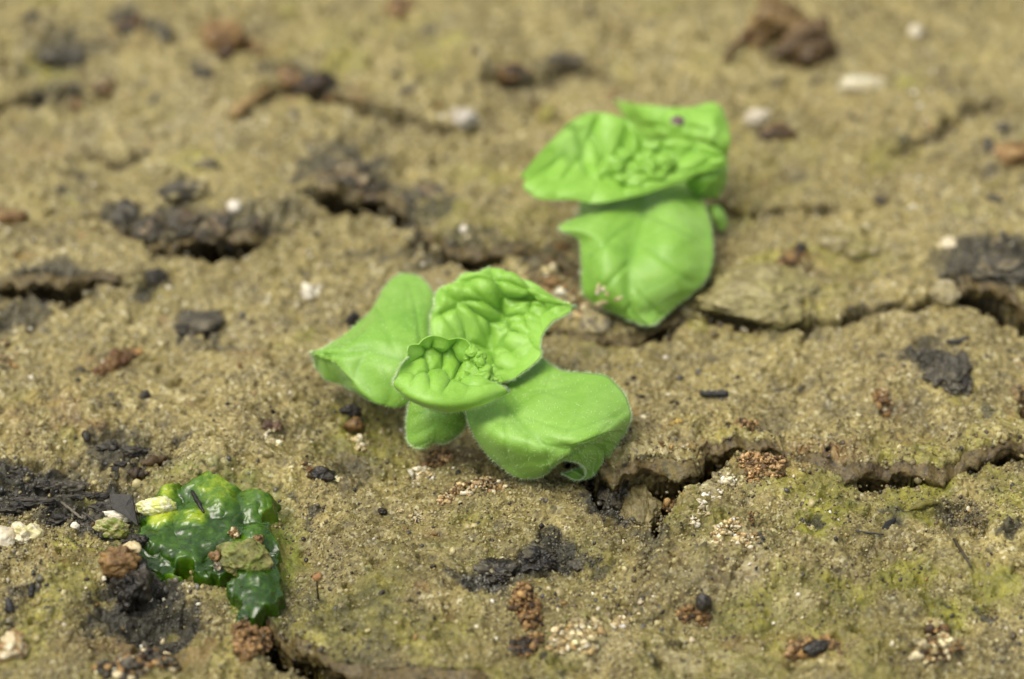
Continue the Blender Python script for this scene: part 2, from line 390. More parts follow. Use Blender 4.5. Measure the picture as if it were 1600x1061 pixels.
def ground_material():
    m, nt, b, out = new_mat('sandy_soil')
    co = coords(nt)
    at_ = nd(nt, 'ShaderNodeAttribute', attribute_name='kindmask')
    sep = nd(nt, 'ShaderNodeSeparateColor')
    nt.links.new(at_.outputs['Color'], sep.inputs[0])
    dk, ms, rs, pl = sep.outputs[0], sep.outputs[1], sep.outputs[2], at_.outputs['Alpha']
    wl = nd(nt, 'ShaderNodeAttribute', attribute_name='wall').outputs['Fac']
    big = noise(nt, .8, 4, .6, co)
    med = noise(nt, 4.5, 5, .65, co)
    fin = noise(nt, 22, 4, .7, co)
    base = ramp(nt, med, [(.26, (.085, .062, .022)), (.40, (.175, .138, .050)), (.54, (.275, .225, .082)), (.72, (.38, .32, .135))])
    base = mix(nt, ramp(nt, big, [(.4, (0, 0, 0)), (.65, (.6, .6, .6))]), base, (.235, .200, .050))
    base = mix(nt, ramp(nt, noise(nt, 2.3, 3, .6, co), [(.50, (0, 0, 0)), (.66, (.8, .8, .8))]), base, (.120, .106, .062))
    # single sand grains
    vo = nd(nt, 'ShaderNodeTexVoronoi', Scale=42.0, Randomness=1.0)
    nt.links.new(co, vo.inputs['Vector'])
    vsep = nd(nt, 'ShaderNodeSeparateColor'); nt.links.new(vo.outputs['Color'], vsep.inputs[0])
    gcol = ramp(nt, vsep.outputs[0], [(0, (.03, .026, .018)), (.12, (.12, .09, .04)), (.35, (.24, .19, .072)), (.7, (.36, .30, .13)), (.9, (.50, .44, .24)), (1, (.75, .72, .58))])
    base = mix(nt, .5, base, gcol)
    base = mix(nt, ramp(nt, fin, [(.34, (.85, .85, .85)), (.46, (0, 0, 0))]), base, (.085, .070, .034))
    st_ = noise(nt, 5.5, 6, .75, co)
    base = mix(nt, ramp(nt, st_, [(.54, (0,) * 3), (.64, (.75,) * 3)]), base, (.055, .047, .027))
    mossc = ramp(nt, noise(nt, 9, 4, .7, co), [(.3, (.075, .085, .010)), (.52, (.22, .22, .018)), (.72, (.42, .40, .035))])
    base = mix(nt, math_(nt, 'MULTIPLY', ms, .88, True), base, mossc)
    rustc = ramp(nt, noise(nt, 13, 4, .7, co), [(.3, (.055, .022, .008)), (.5, (.19, .085, .026)), (.75, (.36, .20, .075))])
    base = mix(nt, math_(nt, 'MULTIPLY', rs, .8, True), base, rustc)
    palec = ramp(nt, noise(nt, 18, 4, .7, co), [(.3, (.32, .26, .15)), (.55, (.52, .46, .33)), (.75, (.72, .69, .58))])
    base = mix(nt, math_(nt, 'MULTIPLY', pl, .7, True), base, palec)
    darkc = ramp(nt, noise(nt, 15, 5, .75, co), [(.28, (.006, .006, .005)), (.5, (.028, .027, .022)), (.66, (.075, .070, .056)), (.85, (.17, .155, .115))])
    base = mix(nt, math_(nt, 'MULTIPLY', dk, .95, True), base, darkc)
    base = mix(nt, math_(nt, 'MULTIPLY', wl, .92, True), base, mix(nt, ramp(nt, fin, [(.4, (0,) * 3), (.6, (1,) * 3)]), (.020, .014, .005), (.105, .074, .022)))  # brown crack soil, darkened further to paint in the shade under the lips
    base = mix(nt, 1.0, base, ramp(nt, noise(nt, 1.7, 5, .7, co), [(.36, (.74, .71, .58)), (.5, (.97, .96, .85)), (.64, (1.12, 1.10, .96))]), 'MULTIPLY')
    dmp = nd(nt, 'ShaderNodeAttribute', attribute_name='damp').outputs['Fac']
    grn = nd(nt, 'ShaderNodeAttribute', attribute_name='green').outputs['Fac']
    base = mix(nt, math_(nt, 'MULTIPLY', dmp, .95, True), base, mix(nt, 1.0, base, (.52, .53, .42), 'MULTIPLY'))
    base = mix(nt, math_(nt, 'MULTIPLY', grn, .8, True), base, ramp(nt, fin, [(.35, (.045, .075, .006)), (.6, (.15, .20, .015))]))
    nt.links.new(base, b.inputs['Base Color'])
    rr = ramp(nt, noise(nt, 7, 3, .6, co), [(.3, (.42,) * 3), (.7, (.72,) * 3)])
    rr = mix(nt, dk, rr, (.6, .6, .6))
    nt.links.new(rr, b.inputs['Roughness'])
    b.inputs['Specular IOR Level'].default_value = .45
    h1 = vo.outputs['Distance']
    n = bump(nt, math_(nt, 'MULTIPLY', h1, -1.0), .45, .012)
    n = bump(nt, fin, .55, .02, n)
    n = bump(nt, noise(nt, 75, 3, .7, co), .5, .006, n)
    nt.links.new(n, b.inputs['Normal'])
    return m
M_ground = ground_material()
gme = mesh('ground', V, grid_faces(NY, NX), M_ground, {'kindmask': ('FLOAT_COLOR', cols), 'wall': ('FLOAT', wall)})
def extra(me, x, y):
    n_ = fbm(x, y, .5, 3, 930)
    dm = blobs(x + n_ * .25, y + n_ * .2, DAMP, .6) * sst(-1.1, .3, fbm(x, y, .3, 3, 940))
    al = blobs(x + n_ * .12, y + n_ * .1, [(a, b_, c * 1.28, d * 1.35, e) for a, b_, c, d, e in ALG], .35) * sst(-.9, .3, fbm(x, y, .14, 3, 950))
    for an, arr in (('damp', dm), ('green', al)):
        a = me.attributes.new(an, 'FLOAT', 'POINT'); a.data.foreach_set('value', arr.astype(np.float32))
extra(gme, fxx, fyy)
go = obj('ground', gme); go['kind'] = 'structure'; go['label'] = 'cracked damp sandy soil crust in olive tan'

# ================================================================ loose sand (nobody could count it): instanced grains
def sand_material():
    m, nt, b, out = new_mat('sand_grain')
    a = nd(nt, 'ShaderNodeAttribute', attribute_name='tone'); a.attribute_type = 'INSTANCER'
    d = nd(nt, 'ShaderNodeAttribute', attribute_name='shade'); d.attribute_type = 'INSTANCER'
    c = ramp(nt, a.outputs['Fac'], [(0, (.025, .02, .014)), (.06, (.10, .075, .032)), (.2, (.19, .155, .07)), (.45, (.26, .215, .085)), (.7, (.37, .315, .135)), (.88, (.54, .48, .27)), (.97, (.74, .71, .60)), (1, (.85, .83, .76))])
    c = mix(nt, d.outputs['Fac'], c, mix(nt, a.outputs['Fac'], (.015, .015, .013), (.15, .14, .11)))
    nt.links.new(c, b.inputs['Base Color']); b.inputs['Roughness'].default_value = .38
    b.inputs['Subsurface Weight'].default_value = .0
    return m
def ico(sub, jitter, seed):
    import bmesh
    bm = bmesh.new(); bmesh.ops.create_icosphere(bm, subdivisions=sub, radius=1)
    r = random.Random(seed)
    sx, sy, sz = r.uniform(.75, 1.2), r.uniform(.75, 1.2), r.uniform(.6, .95)
    for v in bm.verts:
        k = 1 + r.uniform(-jitter, jitter)
        v.co = Vector((v.co.x * sx * k, v.co.y * sy * k, v.co.z * sz * k))
    vv = np.array([v.co[:] for v in bm.verts]); ff = np.array([[v.index for v in f.verts] for f in bm.faces])
    bm.free(); return vv, ff
M_sand = sand_material()
protos = []
for i in range(4):
    vv, ff = ico(2 if i < 2 else 1, .16, i)
    me = mesh('grain', vv, ff, M_sand, smooth=i < 2)
    protos.append(bpy.data.objects.new('grain', me))
def sprinkle(name, pts, scale, tone, shade, label):
    me = bpy.data.meshes.new(name); me.vertices.add(len(pts)); me.vertices.foreach_set('co', pts.astype(np.float32).ravel())
    for an, arr in (('size', scale), ('tone', tone), ('shade', shade)):
        a = me.attributes.new(an, 'FLOAT', 'POINT'); a.data.foreach_set('value', arr.astype(np.float32))
    a = me.attributes.new('pick', 'INT', 'POINT'); a.data.foreach_set('value', RNG.integers(0, 4, len(pts)).astype(np.int32))
    me.materials.append(M_sand)
    o = bpy.data.objects.new(name, me); COL.objects.link(o); o['kind'] = 'stuff'; o['label'] = label
    ng = bpy.data.node_groups.new(name, 'GeometryNodeTree')
    ng.interface.new_socket('Geometry', in_out='INPUT', socket_type='NodeSocketGeometry')
    ng.interface.new_socket('Geometry', in_out='OUTPUT', socket_type='NodeSocketGeometry')
    gi = ng.nodes.new('NodeGroupInput'); g_o = ng.nodes.new('NodeGroupOutput')
    iop = ng.nodes.new('GeometryNodeInstanceOnPoints')
    gti = ng.nodes.new('GeometryNodeGeometryToInstance')
    for p in protos[::-1]:
        oi = ng.nodes.new('GeometryNodeObjectInfo'); oi.inputs['Object'].default_value = p
        ng.links.new(oi.outputs['Geometry'], gti.inputs[0])
    ng.links.new(gi.outputs[0], iop.inputs['Points']); ng.links.new(gti.outputs[0], iop.inputs['Instance'])
    iop.inputs['Pick Instance'].default_value = True
    def na(nm, ty):
        n = ng.nodes.new('GeometryNodeInputNamedAttribute'); n.data_type = ty; n.inputs['Name'].default_value = nm
        return n.outputs['Attribute']
    ng.links.new(na('pick', 'INT'), iop.inputs['Instance Index'])
    ng.links.new(na('size', 'FLOAT'), iop.inputs['Scale'])
    rv = ng.nodes.new('FunctionNodeRandomValue'); rv.data_type = 'FLOAT_VECTOR'
    rv.inputs[0].default_value = (0, 0, 0); rv.inputs[1].default_value = (6.28, 6.28, 6.28)
    ng.links.new(rv.outputs[0], iop.inputs['Rotation'])
    ng.links.new(iop.outputs[0], g_o.inputs[0])
    md = o.modifiers.new('grains', 'NODES'); md.node_group = ng
    return o
# grains sit on vertices of the ground sheet, more of them where the ground is light and loose
core = (fxx > -5.6) & (fxx < 5.6) & (fyy > -4.7) & (fyy < 6.6)
ci = np.nonzero(core)[0]
wgt = (1 + .9 * pale[ci] + .4 * dark[ci] - .3 * moss[ci]) * sst(-.9, .5, fbm(fxx[ci], fyy[ci], .3, 3, 500)) + .05
wgt *= sst(7.5, 0, fyy[ci]) * .6 + .4
wgt /= wgt.sum()
N = 130000
pk = RNG.choice(ci, N, replace=False, p=wgt)
sz = np.clip(np.exp(RNG.normal(math.log(.0062), .40, N)), .003, .021)
tone = np.clip(RNG.normal(.48, .20, N), 0, .90)
tone = np.where(RNG.random(N) < .03, RNG.uniform(.9, 1, N), tone)
tone = np.where(RNG.random(N) < .03, RNG.uniform(0, .05, N), tone)
tone = np.where(pale[pk] > .3, np.clip(tone + .3 * pale[pk], 0, 1), tone)
tone = tone - .12 * moss[pk]
shade = np.clip(dark[pk] * .95 * (RNG.random(N) < .9), 0, 1)
tone = tone - .16 * np.clip(sst(.5, -1.5, fyy[pk]), 0, 1)
gpnt = V[pk] + np.stack([RNG.normal(0, .003, N), RNG.normal(0, .003, N), sz * .15], 1)
sprinkle('sand_grains', gpnt, sz, tone, shade, 'loose sand grains strewn over the soil crust')

# crack walls: crumbly faces that go down under the far lip of each crack
def crack_walls():
    for (pts, dep, lip, ov, near), (q, *_r) in zip(CRACKS, CR):
        if dep < .3: continue
        seg = np.hypot(*(q[1:, :2] - q[:-1, :2]).T); L = seg.sum(); n = max(20, int(L / .014))
        cs = np.concatenate([[0], np.cumsum(seg)]); t = np.linspace(0, L, n)
        X = np.interp(t, cs, q[:, 0]); Y = np.interp(t, cs, q[:, 1]); W_ = np.interp(t, cs, q[:, 2])
        K = 44; off = np.linspace(0, .36, K)
        if abs(q[-1, 0] - q[0, 0]) < .5 * abs(q[-1, 1] - q[0, 1]): continue
        gx_ = np.repeat(X[:, None], K, 1); gy_ = Y[:, None] + off[None]
        g = ground(gx_.ravel(), gy_.ravel()); wl = g[6].reshape(n, K); dyv = g[1].reshape(n, K); zz = g[0].reshape(n, K)
        out_ = wl < .45
        idx = np.where(out_.any(1), out_.argmax(1), K - 1)
        ok = (wl[:, 0] > .5) & out_.any(1)
        k3 = np.minimum(idx + 1, K - 1); ar = np.arange(n)
        ylip = gy_[ar, idx]; dl = dyv[ar, k3]; zl = zz[ar, k3]
        ker = np.ones(5) / 5; pad = lambda a_: np.convolve(np.pad(a_, 2, 'edge'), ker, 'valid')
        ylip, dl, zl = pad(ylip), pad(dl), pad(zl)
        M = 40; sdn = np.linspace(0, 1, M)[None]
        wob = .05 * fbm(X, X * 0, .3, 3, 77)[:, None]
        y_ = (ylip - dl)[:, None] - .085 * sst(0, .07, sdn) + (dl * .9)[:, None] * sst(.10, .5, sdn) + .075 * sst(.10, .6, sdn) + wob * sdn
        z_ = (zl - .004)[:, None] - sdn * (.55 if dep > .5 else .35)
        x_ = np.repeat(X[:, None], M, 1)
        f1 = fbm3(x_, y_, z_, .22, 3, 31); f2 = fbm3(x_, y_, z_, .06, 3, 37, .65); f3 = fbm3(x_, y_, z_, .22, 2, 43)
        amp = sst(0, .10, sdn)
        y_ = y_ + amp * (.05 * f1 + .026 * f2) - .006; x_ = x_ + amp * .04 * f3; z_ = z_ + amp * .02 * f2
        f = grid_faces(n, M)
        good = np.repeat(ok[:, None], M, 1).ravel(); f = f[good[f].all(1)]
        if not len(f): continue
        used = np.unique(f); mp = np.full(n * M, -1); mp[used] = np.arange(len(used))
        vv = np.stack([x_, y_, z_], -1).reshape(-1, 3)[used]
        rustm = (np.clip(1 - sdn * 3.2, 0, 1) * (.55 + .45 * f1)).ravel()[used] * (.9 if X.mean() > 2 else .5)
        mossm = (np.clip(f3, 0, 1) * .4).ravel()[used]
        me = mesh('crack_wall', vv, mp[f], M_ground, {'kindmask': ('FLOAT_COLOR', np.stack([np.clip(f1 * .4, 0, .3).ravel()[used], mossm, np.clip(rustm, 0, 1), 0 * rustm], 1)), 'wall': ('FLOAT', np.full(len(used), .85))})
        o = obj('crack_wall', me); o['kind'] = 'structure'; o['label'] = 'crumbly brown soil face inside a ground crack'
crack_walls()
wi = np.nonzero((wall > .06) & (wall < .97) & core)[0]
NW = min(9000, len(wi)); pw = RNG.choice(wi, NW, replace=False)
sw = np.clip(np.exp(RNG.normal(math.log(.0115), .4, NW)), .005, .028)
pts_w = V[pw] + np.stack([RNG.normal(0, .02, NW), RNG.normal(0, .012, NW), RNG.normal(-.02, .035, NW)], 1)
sprinkle('crack_rubble', pts_w, sw, np.clip(RNG.normal(.20, .12, NW), .02, .7), np.clip(dark[pw] * .9 + RNG.random(NW) ** 3 * .6, 0, 1), 'crumbled soil lining the crack walls')
NC = 9000
wc = np.exp(2.5 * fbm(fxx[ci], fyy[ci], .5, 3, 610)) * (1 + 2 * rust[ci] + 2 * dark[ci] + 1.5 * pale[ci]); wc /= wc.sum()
pc = RNG.choice(ci, NC, replace=False, p=wc)
sc_ = np.clip(np.exp(RNG.normal(math.log(.013), .4, NC)), .007, .04)
tc = np.clip(RNG.normal(.42, .2, NC) + .25 * pale[pc], .03, .95)
sprinkle('soil_aggregates', V[pc] + np.stack([0 * sc_, 0 * sc_, -sc_ * .15], 1), sc_, tc, np.clip(dark[pc] * .95 + (RNG.random(NC) < .10), 0, 1), 'small crumbs of soil in mixed sizes on the crust')

# ================================================================ lumps, crumbs, pebbles
def vcol_material(name, rough=.6, spec=.4, bumpy=.5, var=.35, scale=30, sss=0):
    m, nt, b, out = new_mat(name); co = coords(nt)
    a = nd(nt, 'ShaderNodeAttribute', attribute_name='tint')
    n = noise(nt, scale, 4, .7, co)
    c = mix(nt, ramp(nt, n, [(.3, (var * 2,) * 3), (.6, (0,) * 3)]), a.outputs['Color'], mix(nt, 1.0, a.outputs['Color'], (.35, .32, .28), 'MULTIPLY'))
    nt.links.new(c, b.inputs['Base Color']); b.inputs['Roughness'].default_value = rough
    b.inputs['Specular IOR Level'].default_value = spec
    if sss:
        b.inputs['Subsurface Weight'].default_value = sss; b.inputs['Subsurface Radius'].default_value = (.04, .03, .02); b.inputs['Subsurface Scale'].default_value = 1
    nn = bump(nt, n, bumpy, .012)
    nn = bump(nt, noise(nt, scale * 3, 3, .7, co), bumpy, .005, nn)
    nt.links.new(nn, b.inputs['Normal'])
    return m
M_crumb = vcol_material('crumb', .5, .4, .5)
M_clod = vcol_material('clod', .55, .4, .9, .45, 16)
M_black = vcol_material('wet_black', .36, .35, .8, .3, 18)
M_pebble = vcol_material('pebble', .35, .5, .3, .22, 12, .15)
M_twig = vcol_material('dead_wood', .5, .4, .8, .4, 26)

BROWN = [(.14, .078, .024), (.21, .122, .038), (.30, .185, .066), (.06, .032, .012)]
CREAM = [(.60, .51, .30), (.53, .43, .22), (.70, .64, .46), (.44, .33, .15)]
WHITE = [(.72, .68, .54), (.64, .59, .44), (.56, .48, .32)]
TAN = [(.32, .275, .125), (.37, .325, .165), (.26, .215, .095), (.43, .38, .23)]
BLACK = [(.012, .010, .007), (.022, .019, .013), (.038, .031, .020)]
GREY = [(.060, .054, .036), (.095, .084, .055), (.034, .030, .021), (.14, .12, .075)]
OLIVE = [(.22, .20, .05), (.17, .17, .04), (.30, .26, .09)]

def granules(pts, rad, colr, sub=2, seed=0):
    vs, fs, cs = [], [], []; off = 0
    pro = []
    for i in range(9):
        q_, f_ = ico(sub, .1, 60 + i + seed); q_ = q_ * (1 + .75 * n3(q_, 1.1, 70 + i))[:, None] * np.array([1.15, .9, .8]); pro.append((q_, f_))
    for i in range(len(pts)):
        vv, ff = pro[i % 9]
        a = RNG.random(3) * 6.28
        R = np.array(Matrix.Rotation(a[0], 3, 'X') @ Matrix.Rotation(a[1], 3, 'Z'))
        vs.append((vv @ R.T) * rad[i] + pts[i]); fs.append(ff + off); off += len(vv)
        cs.append(np.tile(np.append(colr[i], 1.0), (len(vv), 1)))
    return np.vstack(vs), np.vstack(fs), np.vstack(cs)
def crumbs(name, label, cat, spots, n, g, pal, group=None, heap=.6, parent=None, mat=None):
    """a little heap of stuck granules; spots = (px, py, rx px), g = granule radius in px"""
    n = int(n * 1.9); g = g * .68
    P, Rr, Cc = [], [], []
    tot = sum(s[2] ** 2 for s in spots)
    for px, py, r in spots:
        c = gp(px, py); sx, sy = pxscale(px, py); k = max(2, int(n * r * r / tot))
        rr = r * sx
        for i in range(k):
            a = RNG.random() * 6.283; q = math.sqrt(RNG.random()) ; 
            x = c[0] + math.cos(a) * q * rr; y = c[1] + math.sin(a) * q * rr * .9
            gr = g * sx * math.exp(RNG.normal(-.1, .4))
            top = rr * heap * math.sqrt(max(0, 1 - q * q))
            z = gz(x, y); z = max(z, c[2] - .08)
            zz = z + (top * RNG.random() ** .6) + gr * .2 - gr * .2
            P.append((x, y, zz)); Rr.append(gr)
            col = np.array(pal[RNG.integers(len(pal))]) * math.exp(RNG.normal(0, .32))
            Cc.append(np.clip(col, 0, .9))
    v, f, c_ = granules(np.array(P), Rr, Cc, 2)
    me = mesh(name, v, f, mat or M_crumb, {'tint': ('FLOAT_COLOR', c_)})
    c = gp(*spots[0][:2])
    if parent is None:
        o = obj(name, me, loc=tuple(c)); tag(o, label, cat, group)
    else:
        me.transform(Matrix.Translation(-Vector(parent.location))); o = bpy.data.objects.new(name, me); COL.objects.link(o); o.parent = parent
    return o
def n3(v, s, seed):
    return fbm3(v[:, 0], v[:, 1], v[:, 2], s, 3, seed * .37) * .75
def lump(name, label, cat, px, py, w, h, mat, pal, rough=.25, tall=.8, seed=0, lift=.25, group=None, rot=0, sub=5, parent=None, zadd=0, fs=.5):
    """an irregular clod or pebble: w, h = half width and half depth in photo px"""
    vv, ff = ico(sub, 0, 3)
    vv = vv / np.linalg.norm(vv, axis=1)[:, None]
    s0 = seed + 1
    k = 1 + rough * 1.5 * n3(vv * 1.0, 1.1, 600 + s0 * 7) + rough * .8 * n3(vv, fs * .8, 640 + s0 * 7) + rough * .35 * n3(vv, .2, 680 + s0)
    c = gp(px, py); sx, sy = pxscale(px, py)
    rx = w * sx; ry = h * sy * .8; rz = tall * (rx + ry) * .5
    p = vv * k[:, None] * np.array([rx, ry, rz])
    a = math.radians(rot); p = np.stack([p[:, 0] * math.cos(a) - p[:, 1] * math.sin(a), p[:, 0] * math.sin(a) + p[:, 1] * math.cos(a), p[:, 2]], 1)
    p = p + c + np.array([0, 0, rz * lift + zadd])
    t = np.clip((n3(vv, .5, 720 + s0 * 3) * 1.3 + .5), 0, .999) * (len(pal) - 1)
    i0 = np.floor(t).astype(int); fr = (t - i0)[:, None]; PA = np.array(pal)
    cc = PA[i0] * (1 - fr) + PA[np.minimum(i0 + 1, len(pal) - 1)] * fr
    me = mesh(name, p, ff, mat, {'tint': ('FLOAT_COLOR', np.hstack([cc, np.ones((len(cc), 1))]))})
    if parent is None:
        o = obj(name, me, loc=tuple(c)); tag(o, label, cat, group)
    else:
        me.transform(Matrix.Translation(-Vector(parent.location))); o = bpy.data.objects.new(name, me); COL.objects.link(o); o.parent = parent
    return o
def tube(pts, rad, seg=7):
    P = np.array(pts, float); n = len(P)
    T = np.gradient(P, axis=0); T /= np.linalg.norm(T, axis=1)[:, None] + 1e-9
    vs = []
    up = np.array([.1, .2, 1.0])
    for i in range(n):
        a = np.cross(T[i], up); a /= np.linalg.norm(a); b = np.cross(T[i], a)
        for k in range(seg):
            t = 6.28318 * k / seg; vs.append(P[i] + rad[i] * (a * math.cos(t) + b * math.sin(t)))
    fs = []
    for i in range(n - 1):
        for k in range(seg):
            k2 = (k + 1) % seg; fs.append((i * seg + k, i * seg + k2, (i + 1) * seg + k2, (i + 1) * seg + k))
    vs.append(P[0]); vs.append(P[-1]); e0 = n * seg; e1 = e0 + 1
    for k in range(seg):
        k2 = (k + 1) % seg; fs.append((e0, k2, k, k)); fs.append((e1, (n - 1) * seg + k, (n - 1) * seg + k2, (n - 1) * seg + k2))
    quads = [f for f in fs if len(set(f)) == 4]; tris = [f[:3] for f in fs if len(set(f)) == 3]
    return np.array(vs), quads, tris
def stick(name, label, cat, pxs, r, pal, mat=None, lift=.01, group=None, parent=None, flat=1.0, n=14, zs=None):
    """a twig or blade lying along photo pixels; r = radius cm at each given pixel"""
    K = []
    for i, (px, py) in enumerate(pxs):
        p = gp(px, py) if zs is None or zs[i] == 0 else at(px, py, zs[i])
        K.append(p + np.array([0, 0, lift]))
    K = np.array(K); t = np.linspace(0, len(K) - 1, n); R_ = np.interp(t, range(len(K)), r)
    P = np.stack([np.interp(t, range(len(K)), K[:, j]) for j in range(3)], 1)
    P[1:-1] += RNG.normal(0, .12 * max(r), (n - 2, 3))
    v, q, tr = tube(P, R_ * (1 + RNG.normal(0, .12, n)))
    if flat != 1: 
        v[:, 2] = P[:, 2].mean() + (v[:, 2] - P[:, 2].mean()) * flat
    me = bpy.data.meshes.new(name); me.from_pydata([tuple(x) for x in v], [], [tuple(x) for x in q] + [tuple(x) for x in tr]); me.update()
    for p_ in me.polygons: p_.use_smooth = True
    me.materials.append(mat or M_twig)
    a = me.attributes.new('tint', 'FLOAT_COLOR', 'POINT'); c = np.array(pal[0]); c = np.tile(np.append(c, 1), (len(v), 1))
    c[:, :3] *= np.exp(RNG.normal(0, .15, (len(v), 1)))
    a.data.foreach_set('color', c.astype(np.float32).ravel())
    if parent is None:
        o = obj(name, me, loc=tuple(K[0])); tag(o, label, cat, group)
    else:
        me.transform(Matrix.Translation(-Vector(parent.location))); o = bpy.data.objects.new(name, me); COL.objects.link(o); o.parent = parent
    return o
def root(name, px, py, label, cat, group=None):
    o = bpy.data.objects.new(name, None); COL.objects.link(o); o.location = gp(px, py); o.empty_display_size = .1
    return tag(o, label, cat, group)

# ================================================================ PLANTS
def leaf_material(name, c_lo, c_mid, c_hi, trans=.22, vk=.5):
    m, nt, b, out = new_mat(name); co = coords(nt)
    ve = nd(nt, 'ShaderNodeAttribute', attribute_name='vein').outputs['Fac']
    n1 = noise(nt, 1.6, 3, .6, co); n2 = noise(nt, 14, 4, .7, co); n3_ = noise(nt, 60, 3, .7, co)
    c = ramp(nt, n1, [(.32, c_lo), (.5, c_mid), (.68, c_hi)])
    c = mix(nt, ramp(nt, n2, [(.38, (.38,) * 3), (.62, (0,) * 3)]), c, mix(nt, 1.0, c, (.72, .80, .55), 'MULTIPLY'))
    c = mix(nt, ramp(nt, n3_, [(.5, (0,) * 3), (.72, (.25,) * 3)]), c, (.42, .62, .20))
    c = mix(nt, math_(nt, 'MULTIPLY', ve, vk, True), c, (c_lo[0] * .62, c_lo[1] * .72, c_lo[2] * .5))
    nt.links.new(c, b.inputs['Base Color'])
    b.inputs['Roughness'].default_value = .44; b.inputs['Specular IOR Level'].default_value = .5
    b.inputs['Sheen Weight'].default_value = .18; b.inputs['Sheen Roughness'].default_value = .4
    b.inputs['Sheen Tint'].default_value = (.8, 1, .7, 1)
    b.inputs['Subsurface Weight'].default_value = .12; b.inputs['Subsurface Radius'].default_value = (.03, .045, .01); b.inputs['Subsurface Scale'].default_value = 1
    nn = bump(nt, n3_, .35, .006); nn = bump(nt, n2, .3, .012, nn)
    nt.links.new(nn, b.inputs['Normal'])
    tr = nt.nodes.new('ShaderNodeBsdfTranslucent'); nt.links.new(nn, tr.inputs['Normal'])
    nt.links.new(mix(nt, 1.0, c, (1.0, 1.0, .45), 'MULTIPLY'), tr.inputs[0])
    ms = nt.nodes.new('ShaderNodeMixShader'); ms.inputs[0].default_value = trans
    nt.links.new(b.outputs[0], ms.inputs[1]); nt.links.new(tr.outputs[0], ms.inputs[2]); nt.links.new(ms.outputs[0], out.inputs[0])
    return m
M_leaf = leaf_material('young_leaf', (.195, .42, .042), (.25, .48, .064), (.305, .535, .11))
M_leaf2 = leaf_material('puckered_leaf', (.235, .475, .045), (.295, .555, .072), (.365, .61, .14), vk=.32)
M_hair, nt, b, out = new_mat('leaf_hair')
b.inputs['Base Color'].default_value = (.62, .80, .42, 1); b.inputs['Roughness'].default_value = .4

